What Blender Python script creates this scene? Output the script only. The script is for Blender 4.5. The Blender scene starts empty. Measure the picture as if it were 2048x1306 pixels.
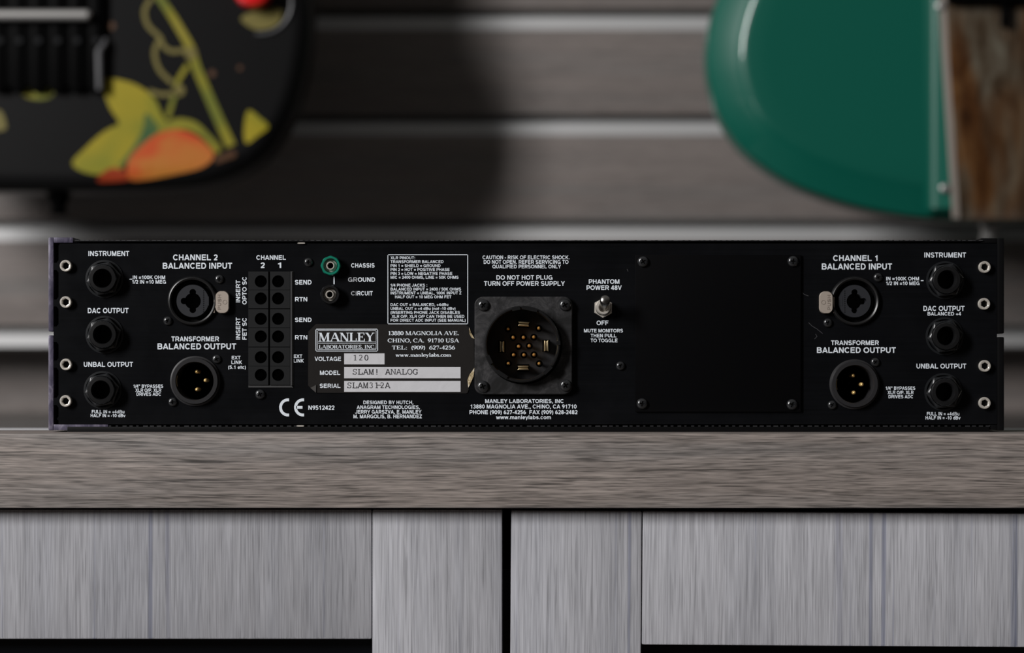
import bpy, bmesh, math, random
from mathutils import Vector, noise as mnoise
random.seed(7)
PI = math.pi
C = bpy.context.scene.collection
SC = bpy.context.scene

# ------------------------------------------------------------------ camera, world, light, exposure
D = 1.125                      # camera to the rear face of the rack unit (m)
LENS = 85.0
F = 2048 * LENS / 36.0         # focal length in pixels of the 2048 frame
H = 0.0265                     # camera height above the worktop
HORIZON = 750.0                # picture row of the horizon

cam_d = bpy.data.cameras.new('camera')
cam_d.lens = LENS
cam_d.sensor_width = 36.0
cam_d.shift_y = (HORIZON - 653.0) / 2048.0
cam_d.clip_start = 0.02
cam_d.clip_end = 50
cam_d.dof.use_dof = True
cam_d.dof.focus_distance = D - 0.002
cam_d.dof.aperture_fstop = 5.4
cam = bpy.data.objects.new('camera', cam_d)
cam.location = (0, -D, H)
cam.rotation_euler = (PI / 2, 0, 0)
C.objects.link(cam)
SC.camera = cam

w = bpy.data.worlds.new('room_light')
w.use_nodes = True
_t = w.node_tree                    # a dim room: pale ceiling above, dark furnishings around and below
_tc = _t.nodes.new('ShaderNodeTexCoord'); _sx = _t.nodes.new('ShaderNodeSeparateXYZ'); _rp = _t.nodes.new('ShaderNodeValToRGB')
_t.links.new(_tc.outputs['Generated'], _sx.inputs[0]); _t.links.new(_sx.outputs['Z'], _rp.inputs['Fac'])
_rp.color_ramp.elements[0].position = 0.22; _rp.color_ramp.elements[0].color = (.10, .085, .075, 1)
_rp.color_ramp.elements[1].position = 0.90; _rp.color_ramp.elements[1].color = (1.0, .97, .93, 1)
_t.links.new(_rp.outputs['Color'], _t.nodes['Background'].inputs['Color'])
_t.nodes['Background'].inputs['Strength'].default_value = 0.20
SC.world = w

def area(name, loc, target, size, power, color=(1, 1, 1)):
    l = bpy.data.lights.new(name, 'AREA')
    l.shape = 'RECTANGLE'
    l.size, l.size_y = size
    l.energy = power
    l.color = color
    o = bpy.data.objects.new(name, l)
    o.location = loc
    o.rotation_euler = (Vector(target) - Vector(loc)).to_track_quat('-Z', 'Y').to_euler()
    C.objects.link(o)
    return o
area('softbox', (-2.92, -2.40, 1.57), (0.0, 0.25, 0.1), (0.60, 1.7), 205, (1.0, 0.985, 0.97))

SC.view_settings.view_transform = 'Standard'
SC.view_settings.look = 'None'
SC.view_settings.gamma = 1
SC.view_settings.use_curve_mapping = False
SC.view_settings.exposure = 0.0

def P(px, py, y=0.0):
    """The point of the depth plane y that the photograph shows at a picture position."""
    s = (D + y) / F
    return Vector(((px - 1024) * s, y, H - (py - HORIZON) * s))
U = D / F                      # metres per picture unit on the rear face

# ------------------------------------------------------------------ materials
def mat(name, col, rough=0.5, metal=0.0, spec=0.5, coat=0.0, coat_rough=0.05):
    m = bpy.data.materials.new(name)
    m.use_nodes = True
    b = m.node_tree.nodes['Principled BSDF']
    b.inputs['Base Color'].default_value = (*col, 1)
    b.inputs['Roughness'].default_value = rough
    b.inputs['Metallic'].default_value = metal
    b.inputs['Specular IOR Level'].default_value = spec
    b.inputs['Coat Weight'].default_value = coat
    b.inputs['Coat Roughness'].default_value = coat_rough
    return m

class NT:
    """Small helper to wire a procedural colour into a material."""
    def __init__(self, m):
        self.m = m; self.t = m.node_tree; self.b = self.t.nodes['Principled BSDF']
        self.tc = self.t.nodes.new('ShaderNodeTexCoord')
    def new(self, k): return self.t.nodes.new(k)
    def link(self, a, b): self.t.links.new(a, b)
    def coords(self, scale, loc=(0, 0, 0), src=None):
        mp = self.new('ShaderNodeMapping')
        mp.inputs['Scale'].default_value = scale
        mp.inputs['Location'].default_value = loc
        self.link(src if src is not None else self.tc.outputs['Object'], mp.inputs['Vector'])
        return mp.outputs['Vector']
    def noise(self, vec, scale=1.0, detail=3.0, rough=0.5, dist=0.0):
        n = self.new('ShaderNodeTexNoise')
        n.inputs['Scale'].default_value = scale
        n.inputs['Detail'].default_value = detail
        n.inputs['Roughness'].default_value = rough
        n.inputs['Distortion'].default_value = dist
        self.link(vec, n.inputs['Vector'])
        return n.outputs['Fac']
    def ramp(self, fac, stops):
        r = self.new('ShaderNodeValToRGB')
        e = r.color_ramp.elements
        while len(e) < len(stops): e.new(0.5)
        for i, (p, c) in enumerate(stops):
            e[i].position = p
            e[i].color = (c, c, c, 1) if isinstance(c, (int, float)) else (*c, 1)
        self.link(fac, r.inputs['Fac'])
        return r.outputs['Color']
    def mix(self, a, b, fac=1.0, mode='MULTIPLY'):
        n = self.new('ShaderNodeMix'); n.data_type = 'RGBA'; n.blend_type = mode
        for s, v in ((n.inputs[6], a), (n.inputs[7], b)):
            if hasattr(v, 'links'): self.link(v, s)
            else: s.default_value = (*v, 1)
        if hasattr(fac, 'links'): self.link(fac, n.inputs[0])
        else: n.inputs[0].default_value = fac
        return n.outputs[2]
    def color(self, c): self.link(c, self.b.inputs['Base Color'])
    def rough(self, c): self.link(c, self.b.inputs['Roughness'])
    def bump(self, h, strength=0.3, dist=0.0003):
        n = self.new('ShaderNodeBump')
        n.inputs['Strength'].default_value = strength
        n.inputs['Distance'].default_value = dist
        self.link(h, n.inputs['Height'])
        self.link(n.outputs['Normal'], self.b.inputs['Normal'])

def wood(name, axis, base, streak_lo, streak_hi, tint, fine=1.0, pore=0.6, rough=0.55, bump=0.15, warp=0.004, fibre=60):
    """Laminate wood; the grain runs along axis ('x' or 'z')."""
    m = mat(name, base, rough, 0, 0.35)
    n = NT(m)
    def sc(along, across): return (along, across, across) if axis == 'x' else (across, across, along)
    # slow wander of the grain
    wn = n.new('ShaderNodeTexNoise'); wn.inputs['Scale'].default_value = 9.0; wn.inputs['Detail'].default_value = 1.0
    n.link(n.tc.outputs['Object'], wn.inputs['Vector'])
    sub = n.new('ShaderNodeVectorMath'); sub.operation = 'SUBTRACT'; sub.inputs[1].default_value = (.5, .5, .5)
    n.link(wn.outputs['Color'], sub.inputs[0])
    scl = n.new('ShaderNodeVectorMath'); scl.operation = 'SCALE'; scl.inputs['Scale'].default_value = warp
    n.link(sub.outputs[0], scl.inputs[0])
    add = n.new('ShaderNodeVectorMath'); add.operation = 'ADD'
    n.link(n.tc.outputs['Object'], add.inputs[0]); n.link(scl.outputs[0], add.inputs[1])
    src = add.outputs[0]
    broad = n.noise(n.coords(sc(3, 70), src=src), 1.0, 3, .55)
    mid = n.noise(n.coords(sc(9, 520), (3, 1, 7), src), 1.0, 3, .6)
    finen = n.noise(n.coords(sc(fibre, 1650), (1, 5, 2), src), 1.0, 2, .65)
    porn = n.noise(n.coords(sc(24, 820), (9, 2, 4), src), 1.0, 2, .55)
    c = n.ramp(broad, [(.3, tint), (.52, base), (.72, tuple(min(1, x * 1.12) for x in base))])
    c = n.mix(c, n.ramp(mid, [(.3, streak_lo), (.5, 1.0), (.75, streak_hi)]), 1.0)
    c = n.mix(c, n.ramp(finen, [(.28, 1 - .42 * fine), (.5, 1.0), (.72, 1 + .35 * fine)]), 1.0)
    c = n.mix(c, n.ramp(porn, [(.325, 1 - pore), (.39, 1.0)]), 1.0)
    n.color(c)
    n.bump(finen, bump, .0002)
    return m

M = {}
M['wood_top'] = wood('grey_oak_laminate', 'x', (.222, .192, .176), .74, 1.16, (.185, .168, .160), 1.5, .62)
M['wood_door'] = wood('pale_ash_laminate', 'z', (.355, .355, .383), .88, 1.07, (.325, .328, .360), 0.72, .25, .5, .08, .0012, 34)
def streaked(m):
    """The darker blue-grey growth lines of the pale laminate."""
    n = NT(m)
    old = n.b.inputs['Base Color'].links[0].from_socket
    l1 = n.noise(n.coords((95, 95, 1.3), (4.3, 0, .3), None), 1.0, 3, .6)
    c = n.mix(old, n.ramp(l1, [(.29, (.72, .73, .79)), (.36, (1, 1, 1))]), 1.0)
    l2 = n.noise(n.coords((330, 330, 1.6), (1.7, 0, .9)), 1.0, 2, .5)
    c = n.mix(c, n.ramp(l2, [(.27, (.62, .64, .71)), (.335, (1, 1, 1))]), 1.0)
    l3 = n.noise(n.coords((160, 160, .8), (8.1, 0, 2.9)), 1.0, 1, .5)
    c = n.mix(c, n.ramp(l3, [(.235, (.60, .62, .70)), (.275, (1, 1, 1))]), 1.0)
    n.color(c)
streaked(M['wood_door'])
M['wood_wall'] = wood('taupe_slatwall_laminate', 'x', (.165, .143, .134), .80, 1.12, (.15, .14, .135), .5, .3, .55, .05)
M['edge_band'] = mat('grey_edge_band', (.30, .31, .32), .4)
M['aluminium'] = mat('brushed_aluminium', (.50, .50, .505), .64, 0.85)
M['strip'] = mat('pale_metal_strip', (.80, .81, .84), .35, 0.0)
M['slate'] = mat('slate_gloss_laminate', (.05, .047, .044), .16, 0, .5)
M['black_gap'] = mat('black_interior', (.006, .006, .007), .7)
M['dark_glass'] = mat('dark_tinted_glass', (.006, .007, .009), .06, 0, .5)
M['carcass'] = mat('dark_carcass', (.02, .02, .022), .6)
M['floor'] = wood('floor_boards', 'x', (.12, .10, .085), .8, 1.1, (.10, .085, .07), .5, .3)

def panel_black():
    m = mat('black_anodised_aluminium', (.010, .0105, .012), .30, 0, .16)
    n = NT(m)
    b = n.noise(n.coords((12, 12, 900)), 1.0, 2, .6)
    s = n.noise(n.coords((40, 40, 40)), 1.0, 4, .6)
    n.color(n.mix((.0028, .0030, .0036), (.0044, .0047, .0058), n.ramp(n.mix(b, s, .5, 'MIX'), [(.35, 0.0), (.7, 1.0)]), 'MIX'))
    n.rough(n.ramp(s, [(.3, .26), (.75, .36)]))
    return m
M['panel'] = panel_black()
M['body_black'] = mat('black_powder_coat', (.0040, .0040, .0044), .35, 0, .15)
M['plastic'] = mat('black_plastic', (.0075, .0075, .008), .34, 0, .35)
M['nut'] = mat('black_nylon', (.0095, .0105, .012), .32, 0, .45)
M['insert'] = mat('charcoal_plastic', (.020, .021, .025), .5, 0, .3)
M['block'] = mat('charcoal_jack_plastic', (.0095, .010, .0108), .45, 0, .3)
M['ring'] = mat('black_metal_ring', (.018, .0175, .019), .4, 0.0, .4)
M['hole_shade'] = mat('hole_shade_black', (.0006, .0006, .0006), .9, 0, 0.0)  # near-black that paints the dark depth of shallow openings
M['screw'] = mat('black_oxide_screw', (.022, .023, .025), .22, .3, .9)
M['nickel'] = mat('bright_nickel', (.82, .77, .70), .33, .62)
M['latch'] = mat('satin_nickel', (.52, .45, .39), .38, .45)
M['gold'] = mat('gold_pin', (1.0, .66, .26), .34, .6)
M['dim_gold'] = mat('bronze_pin', (.90, .48, .14), .36, .7)
M['brass'] = mat('brass_blade', (.74, .60, .36), .35, 1.0)
M['green_plastic'] = mat('green_plastic', (.005, .16, .105), .3, 0, .5)
M['seam'] = mat('worn_seam_metal', (.055, .055, .06), .5, .3)
M['cover'] = mat('black_cover_plate', (.0026, .0026, .0030), .28, 0, .14)

def ink(name, col, worn=.25):
    m = mat(name, col, .6, 0, .3)
    n = NT(m)
    s = n.noise(n.coords((900, 900, 900)), 1.0, 2, .6)
    n.color(n.mix(tuple(x * (1 - worn) for x in col), col, n.ramp(s, [(.3, 0.0), (.5, 1.0)]), 'MIX'))
    return m
M['ink'] = ink('white_screen_print', (.69, .74, .80), .15)
M['ink_worn'] = ink('rubbed_screen_print', (.36, .375, .40), .5)
M['type'] = mat('typewriter_ink', (.018, .018, .022), .7)

def flange_mat():
    m = mat('scuffed_black_plastic', (.03, .03, .03), .55, 0, .4)
    n = NT(m)
    s = n.noise(n.coords((120, 120, 120)), 1.0, 6, .7, .6)
    n.color(n.ramp(s, [(.38, (.004, .004, .0045)), (.50, (.015, .0145, .016)), (.66, (.050, .048, .050))]))
    return m
M['flange'] = flange_mat()
def purple_mat():
    m = mat('worn_purple_anodising', (.06, .05, .09), .45, .2, .5)
    n = NT(m)
    s = n.noise(n.coords((260, 260, 110)), 1.0, 5, .65, .8)
    n.color(n.ramp(s, [(.32, (.030, .026, .050)), (.52, (.075, .065, .105)), (.70, (.20, .18, .235))]))
    return m
M['purple'] = purple_mat()
def vinyl_mat():
    m = mat('black_vinyl_label', (.015, .0135, .013), .34, 0, .35)
    n = NT(m)
    n.bump(n.noise(n.coords((75, 75, 75)), 1.0, 3, .5, .5), .35, .0006)
    return m
M['vinyl'] = vinyl_mat()
def field_mat():
    m = mat('silver_label_field', (.62, .62, .65), .38, 0.1, .5)
    n = NT(m)
    n.bump(n.noise(n.coords((85, 85, 85)), 1.0, 3, .5, .5), .5, .0006)
    return m
M['field'] = field_mat()
M['fold'] = mat('lifted_vinyl', (.06, .057, .055), .4)
def torn_mat():
    m = mat('torn_label_backing', (.4, .33, .2), .6)
    n = NT(m)
    s = n.noise(n.coords((420, 420, 420)), 1.0, 4, .7)
    n.color(n.ramp(s, [(.35, (.10, .075, .04)), (.52, (.40, .31, .17)), (.66, (.75, .68, .55))]))
    return m
M['torn'] = torn_mat()
# guitars
M['black_lacquer'] = mat('black_lacquer', (.0048, .0048, .0052), .40, 0, .22, .2, .2)
M['green_lacquer'] = mat('green_lacquer', (.0005, .088, .060), .42, 0, .32, .6, .10)
M['neck_wood'] = mat('maple_neck', (.42, .27, .13), .4)
M['fretboard'] = mat('rosewood', (.05, .028, .018), .5)
M['bridge_black'] = mat('black_chrome', (.0010, .0010, .0011), .5, 0, .03)
M['dull_silver'] = mat('dull_silver', (.46, .45, .44), .4, .7)
M['red'] = mat('red_plastic', (.72, .012, .015), .3, 0, .5, .5)
M['bevel'] = mat('grey_pickguard_bevel', (.20, .175, .155), .4)
def grad_mat(name, a, b, c, sc):
    m = mat(name, b, .42, 0, .4, .2, .25)
    n = NT(m)
    s = n.noise(n.coords((sc, sc, sc)), 1.0, 2, .5)
    n.color(n.ramp(s, [(.32, a), (.52, b), (.72, c)]))
    return m
M['leaf'] = grad_mat('painted_leaf', (.14, .17, .011), (.29, .235, .008), (.33, .26, .013), 18)
M['leaf_dark'] = grad_mat('painted_leaf_vein', (.03, .085, .028), (.06, .105, .022), (.12, .14, .014), 40)
M['vine'] = grad_mat('painted_vine', (.12, .14, .014), (.22, .195, .010), (.25, .21, .022), 25)
M['tendril'] = mat('painted_tendril', (.145, .120, .024), .45)
def fruit_mat():
    m = mat('painted_fruit', (.75, .2, .03), .42, 0, .4, .2, .25)
    n = NT(m)
    s = n.noise(n.coords((22, 22, 30), (.1, 0, .35)), 1.0, 2, .5)
    n.color(n.ramp(s, [(.36, (.48, .055, .008)), (.46, (.44, .135, .020)), (.66, (.40, .155, .018))]))
    return m
M['fruit'] = fruit_mat()
M['fruit_red'] = mat('painted_fruit_red', (.28, .032, .006), .42, 0, .4, .2, .25)
M['brown_bit'] = mat('painted_brown', (.07, .026, .006), .45)
def tortoise():
    m = mat('tortoiseshell_pickguard', (.1, .06, .03), .22, 0, .5, .6, .05)
    n = NT(m)
    s = n.noise(n.coords((75, 75, 20), (.4, .2, .1)), 1.0, 4, .6, .8)
    t = n.noise(n.coords((30, 30, 9), (2.1, .7, .5)), 1.0, 3, .5, .4)
    c = n.ramp(s, [(.32, (.012, .007, .003)), (.44, (.048, .033, .020)), (.56, (.078, .064, .046)), (.72, (.125, .115, .088))])
    d = n.ramp(t, [(.46, (1, 1, 1)), (.60, (1.1, .60, .28)), (.72, (.7, .36, .16))])
    n.color(n.mix(c, d, 1.0))
    return m
M['tortoise'] = tortoise()

# ------------------------------------------------------------------ stroke lettering
def arc(cx, cy, rx, ry, a0, a1, n=None):
    n = n or max(4, int(abs(a1 - a0) / 15))
    return [(cx + rx * math.cos(math.radians(a0 + (a1 - a0) * i / n)), cy + ry * math.sin(math.radians(a0 + (a1 - a0) * i / n))) for i in range(n + 1)]
def vs(x, y1=1.0, y0=0.0): return [(x, y0), (x, y1)]
SANS = {
 ' ': (.386, []),
 'A': (1.0, [[(.12, 0), (.5, 1)], [(.88, 0), (.5, 1)], [(.25, .29), (.75, .29)]]),
 'B': (1.0, [vs(.19), [(.19, .915), (.55, .915)] + arc(.55, .72, .25, .195, 90, -90) + [(.19, .525)], [(.19, .525), (.58, .525)] + arc(.58, .305, .27, .22, 90, -90) + [(.19, .085)]]),
 'C': (1.0, [arc(.52, .5, .37, .415, 40, 320)]),
 'D': (1.0, [vs(.19), [(.19, .915), (.48, .915)] + arc(.48, .5, .36, .415, 90, -90) + [(.19, .085)]]),
 'E': (.93, [vs(.19), [(.19, .915), (.84, .915)], [(.19, .52), (.79, .52)], [(.19, .085), (.86, .085)]]),
 'F': (.85, [vs(.19), [(.19, .915), (.80, .915)], [(.19, .5), (.72, .5)]]),
 'G': (1.08, [arc(.53, .5, .38, .415, 42, 335), [(.58, .45), (.97, .45)], vs(.90, .45)]),
 'H': (1.0, [vs(.19), vs(.81), [(.19, .53), (.81, .53)]]),
 'I': (.386, [vs(.193)]),
 'J': (.77, [[(.58, 1), (.58, .32)] + arc(.34, .32, .24, .235, 0, -170)]),
 'K': (1.0, [vs(.19), [(.24, .34), (.82, 1)], [(.42, .56), (.86, 0)]]),
 'L': (.85, [vs(.18), [(.18, .085), (.80, .085)]]),
 'M': (1.157, [vs(.18), vs(.977), [(.22, 1), (.578, 0)], [(.937, 1), (.578, 0)]]),
 'N': (1.0, [vs(.18), vs(.82), [(.20, 1), (.80, 0)]]),
 'O': (1.08, [arc(.54, .5, .41, .415, 0, 360)]),
 'P': (.93, [vs(.19), [(.19, .915), (.55, .915)] + arc(.55, .655, .26, .26, 90, -90) + [(.19, .395)]]),
 'Q': (1.08, [arc(.54, .5, .41, .415, 0, 360), [(.60, .26), (.92, -.02)]]),
 'R': (1.0, [vs(.19), [(.19, .915), (.58, .915)] + arc(.58, .68, .26, .235, 90, -90) + [(.19, .445)], [(.62, .46), (.83, 0)]]),
 'S': (.93, [arc(.46, .71, .30, .21, 25, 270) + arc(.46, .285, .32, .215, 90, -155)]),
 'T': (.85, [vs(.425), [(.04, .915), (.81, .915)]]),
 'U': (1.0, [[(.19, 1), (.19, .38)] + arc(.5, .38, .31, .295, 180, 360) + [(.81, 1)]]),
 'V': (.93, [[(.12, 1), (.465, 0)], [(.81, 1), (.465, 0)]]),
 'W': (1.31, [[(.12, 1), (.37, 0)], [(.655, 1), (.37, 0)], [(.655, 1), (.94, 0)], [(1.19, 1), (.94, 0)]]),
 'X': (.93, [[(.12, 0), (.81, 1)], [(.12, 1), (.81, 0)]]),
 'Y': (.93, [[(.12, 1), (.465, .4)], [(.81, 1), (.465, .4)], vs(.465, .46)]),
 'Z': (.85, [[(.08, .915), (.77, .915)], [(.07, .085), (.78, .085)], [(.14, .06), (.70, .94)]]),
 '0': (.77, [arc(.385, .5, .265, .415, 0, 360)]),
 '1': (.77, [vs(.45), [(.15, .755), (.42, .755)]]),
 '2': (.77, [arc(.39, .68, .25, .235, 165, -40) + [(.16, .10)], [(.08, .085), (.68, .085)]]),
 '3': (.77, [arc(.37, .71, .22, .205, 160, -90), arc(.37, .295, .25, .21, 90, -160)]),
 '4': (.77, [vs(.52), [(.52, 1.0), (.12, .32)], [(.04, .28), (.73, .28)]]),
 '5': (.77, [[(.64, .915), (.21, .915), (.17, .5)], arc(.37, .33, .25, .245, 135, -155)]),
 '6': (.77, [arc(.39, .31, .25, .225, 0, 360), arc(.56, .40, .42, .515, 95, 190)]),
 '7': (.77, [[(.06, .915), (.70, .915)], [(.60, .88), (.28, 0)]]),
 '8': (.77, [arc(.385, .715, .21, .2, 0, 360), arc(.385, .285, .25, .2, 0, 360)]),
 '9': (.77, [arc(.38, .69, .25, .225, 0, 360), arc(.21, .60, .42, .515, -85, 10)]),
 '.': (.386, [vs(.193, .19)]), ',': (.386, [vs(.193, .19), [(.12, -.17), (.22, .06)]]), ':': (.44, [vs(.22, .19), vs(.22, .74, .55)]),
 '(': (.44, [arc(.50, .38, .32, .66, 122, 238)]), ')': (.44, [arc(-.06, .38, .32, .66, 58, -58)]),
 '-': (.46, [[(.05, .36), (.41, .36)]]), '+': (.81, [[(.08, .36), (.73, .36)], vs(.405, .69, .03)]), '=': (.81, [[(.08, .56), (.73, .56)], [(.08, .24), (.73, .24)]]),
 '/': (.386, [[(.03, 0), (.36, 1)]]), '"': (.62, [vs(.18, 1, .64), vs(.44, 1, .64)]),
 'a': (.77, [arc(.34, .21, .21, .125, 0, 360), [(.13, .55)] + arc(.37, .45, .21, .205, 150, 0)[1:] + [(.58, 0)]]),
 'b': (.85, [vs(.18), arc(.44, .37, .25, .285, 0, 360)]),
 'c': (.77, [arc(.40, .37, .26, .285, 42, 318)]),
 'd': (.85, [vs(.67), arc(.41, .37, .25, .285, 0, 360)]),
 'e': (.77, [arc(.385, .37, .25, .285, 0, 318), [(.13, .36), (.63, .36)]]),
 'l': (.386, [vs(.193)]), 'y': (.77, [[(.11, .74), (.385, .02)], [(.66, .74), (.30, -.24)]]),
 'm': (1.235, [vs(.17, .74), arc(.40, .45, .22, .21, 180, 0) + [(.62, 0)], arc(.84, .45, .22, .21, 180, 0) + [(1.06, 0)]]),
 'n': (.85, [vs(.18, .74), arc(.42, .43, .24, .225, 180, 0) + [(.66, 0)]]),
 'o': (.85, [arc(.425, .37, .28, .285, 0, 360)]),
 's': (.77, [arc(.38, .525, .23, .14, 25, 270) + arc(.38, .235, .25, .15, 90, -155)]),
 't': (.46, [vs(.23, .96), [(.03, .655), (.44, .655)]]),
 'u': (.85, [[(.18, .74), (.18, .32)] + arc(.42, .32, .24, .235, 180, 360), vs(.66, .74)]),
 'v': (.77, [[(.11, .74), (.385, 0)], [(.66, .74), (.385, 0)]]),
 'w': (1.08, [[(.11, .74), (.31, 0)], [(.54, .74), (.31, 0)], [(.54, .74), (.77, 0)], [(.97, .74), (.77, 0)]]),
}
# book face: 'K' heavy stroke, 'n' hairline, 'o' modulated curve, 's' serif (x, y, half length)
SERIF = {
 ' ': (.32, []),
 'A': (.90, [('n', [(.10, 0), (.44, 1)]), ('K', [(.80, 0), (.46, 1)]), ('n', [(.22, .34), (.66, .34)]), ('s', .10, 0, .11), ('s', .80, 0, .13)]),
 'B': (.80, [('K', vs(.20)), ('n', [(.2, .97), (.40, .97)]), ('o', arc(.40, .74, .24, .23, 90, -90)), ('n', [(.2, .51), (.42, .51)]), ('o', arc(.42, .27, .28, .24, 90, -90)), ('n', [(.2, .03), (.42, .03)]), ('s', .14, 0, .12), ('s', .14, 1, .12)]),
 'C': (.84, [('o', arc(.46, .5, .37, .47, 45, 315)), ('n', [(.72, .62), (.72, .98)])]),
 'E': (.78, [('K', vs(.20)), ('n', [(.2, .97), (.66, .97)]), ('n', vs(.66, 1, .72)), ('n', [(.2, .51), (.5, .51)]), ('n', vs(.5, .64, .38)), ('n', [(.2, .03), (.70, .03)]), ('n', vs(.70, .30)), ('s', .12, 0, .1), ('s', .12, 1, .1)]),
 'G': (.90, [('o', arc(.46, .5, .37, .47, 45, 318)), ('n', [(.72, .64), (.72, .98)]), ('K', vs(.74, .44, .06)), ('s', .72, .44, .15)]),
 'H': (.92, [('K', vs(.20)), ('K', vs(.74)), ('n', [(.2, .51), (.74, .51)])] + [('s', x, y, .15) for x in (.2, .74) for y in (0, 1)]),
 'I': (.44, [('K', vs(.22)), ('s', .22, 0, .16), ('s', .22, 1, .16)]),
 'L': (.76, [('K', vs(.20)), ('n', [(.2, .03), (.68, .03)]), ('n', vs(.68, .34)), ('s', .2, 1, .16), ('s', .12, 0, .1)]),
 'M': (1.12, [('n', vs(.16)), ('K', [(.20, 1), (.54, 0)]), ('n', [(.54, 0), (.88, 1)]), ('K', vs(.92)), ('s', .16, 0, .12), ('s', .12, 1, .1), ('s', .92, 0, .16), ('s', .96, 1, .11)]),
 'N': (.92, [('n', vs(.16)), ('K', [(.18, 1), (.76, 0)]), ('n', vs(.78)), ('s', .16, 0, .13), ('s', .12, 1, .1), ('s', .78, 1, .13)]),
 'O': (.92, [('o', arc(.46, .5, .37, .47, 0, 360))]),
 'R': (.86, [('K', vs(.20)), ('n', [(.2, .97), (.42, .97)]), ('o', arc(.42, .73, .24, .24, 90, -90)), ('n', [(.2, .49), (.42, .49)]), ('K', [(.46, .5), (.76, 0)]), ('s', .2, 0, .16), ('s', .12, 1, .1), ('s', .80, 0, .08)]),
 'S': (.68, [('k', arc(.34, .73, .21, .24, 30, 270) + arc(.34, .255, .24, .225, 90, -150)), ('n', vs(.57, .98, .72)), ('n', vs(.10, .28, .02))]),
 'T': (.80, [('K', vs(.40)), ('n', [(.06, .97), (.74, .97)]), ('n', vs(.07, 1, .70)), ('n', vs(.73, 1, .70)), ('s', .4, 0, .16)]),
 'U': (.88, [('K', vs(.20, 1, .3)), ('o', arc(.45, .3, .25, .28, 180, 360)), ('n', vs(.70, 1, .3)), ('s', .2, 1, .16), ('s', .70, 1, .13)]),
 'V': (.86, [('K', [(.14, 1), (.44, 0)]), ('n', [(.44, 0), (.76, 1)]), ('s', .14, 1, .14), ('s', .76, 1, .11)]),
 'Y': (.86, [('K', [(.14, 1), (.44, .46)]), ('n', [(.76, 1), (.44, .46)]), ('K', vs(.44, .5)), ('s', .14, 1, .14), ('s', .76, 1, .12), ('s', .44, 0, .15)]),
 '0': (.58, [('o', arc(.29, .5, .22, .47, 0, 360))]), '1': (.58, [('K', vs(.31)), ('n', [(.12, .84), (.27, .96)]), ('s', .31, 0, .17)]),
 '2': (.58, [('k', arc(.28, .72, .20, .25, 160, -38) + [(.10, .08)]), ('K', [(.08, .07), (.52, .07)])]),
 '3': (.58, [('k', arc(.27, .75, .19, .21, 155, -90)), ('k', arc(.27, .28, .22, .25, 90, -155))]),
 '4': (.58, [('K', vs(.40)), ('n', [(.40, 1), (.06, .32)]), ('n', [(.03, .29), (.55, .29)])]),
 '5': (.58, [('K', [(.14, .93), (.50, .93)]), ('n', [(.13, .95), (.11, .52)]), ('k', arc(.27, .33, .22, .28, 130, -155))]),
 '6': (.58, [('o', arc(.29, .32, .21, .29, 0, 360)), ('k', arc(.52, .36, .44, .58, 100, 180))]),
 '7': (.58, [('K', [(.06, .93), (.52, .93)]), ('n', [(.50, .9), (.24, 0)]), ('n', vs(.07, .9, .72))]),
 '8': (.58, [('k', arc(.29, .75, .18, .22, 0, 360)), ('k', arc(.29, .27, .22, .25, 0, 360))]),
 '9': (.58, [('o', arc(.29, .68, .21, .29, 0, 360)), ('k', arc(.06, .64, .44, .58, -80, 0))]),
 '.': (.30, [('K', vs(.15, .15))]), ',': (.30, [('K', vs(.15, .15)), ('n', [(.10, -.17), (.19, .06)])]), ':': (.34, [('K', vs(.17, .15)), ('K', vs(.17, .64, .49))]),
 '(': (.38, [('k', arc(.42, .40, .27, .62, 120, 240))]), ')': (.38, [('k', arc(-.04, .40, .27, .62, 60, -60))]), '-': (.38, [('K', [(.05, .33), (.33, .33)])]),
 '!': (.40, [('K', vs(.20, 1, .28)), ('K', vs(.20, .14))]),
 'a': (.54, [('o', arc(.24, .17, .17, .16, 0, 360)), ('K', vs(.41, .46)), ('k', arc(.26, .46, .15, .17, 150, 0)), ('s', .46, .03, .07)]),
 'b': (.62, [('K', vs(.16)), ('o', arc(.33, .32, .21, .30, 0, 360)), ('s', .10, 1, .08)]),
 'c': (.52, [('o', arc(.30, .33, .22, .31, 45, 315))]),
 'e': (.54, [('o', arc(.28, .33, .22, .31, 0, 315)), ('n', [(.06, .37), (.50, .37)])]),
 'l': (.36, [('K', vs(.18)), ('s', .18, 0, .15), ('s', .11, 1, .08)]),
 'm': (.98, [('K', vs(.18, .64)), ('n', arc(.34, .45, .16, .18, 160, 0)), ('K', vs(.50, .47)), ('n', arc(.66, .45, .16, .18, 160, 0)), ('K', vs(.82, .47)), ('s', .18, 0, .13), ('s', .50, 0, .13), ('s', .82, 0, .13), ('s', .11, .64, .07)]),
 'n': (.66, [('K', vs(.18, .64)), ('n', arc(.34, .45, .16, .18, 160, 0)), ('K', vs(.50, .47)), ('s', .18, 0, .13), ('s', .50, 0, .13), ('s', .11, .64, .07)]),
 'o': (.58, [('o', arc(.29, .33, .22, .31, 0, 360))]),
 's': (.48, [('k', arc(.24, .49, .14, .15, 30, 270) + arc(.24, .18, .16, .16, 90, -150))]),
 'w': (.86, [('K', [(.10, .64), (.26, 0)]), ('n', [(.42, .64), (.26, 0)]), ('K', [(.42, .64), (.60, 0)]), ('n', [(.76, .64), (.60, 0)]), ('s', .10, .64, .10), ('s', .44, .64, .08), ('s', .77, .64, .08)]),
 'y': (.60, [('K', [(.12, .64), (.32, .04)]), ('n', [(.50, .64), (.20, -.26)]), ('s', .12, .64, .10), ('s', .50, .64, .09), ('K', [(.12, -.22), (.22, -.22)])]),
}

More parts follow.
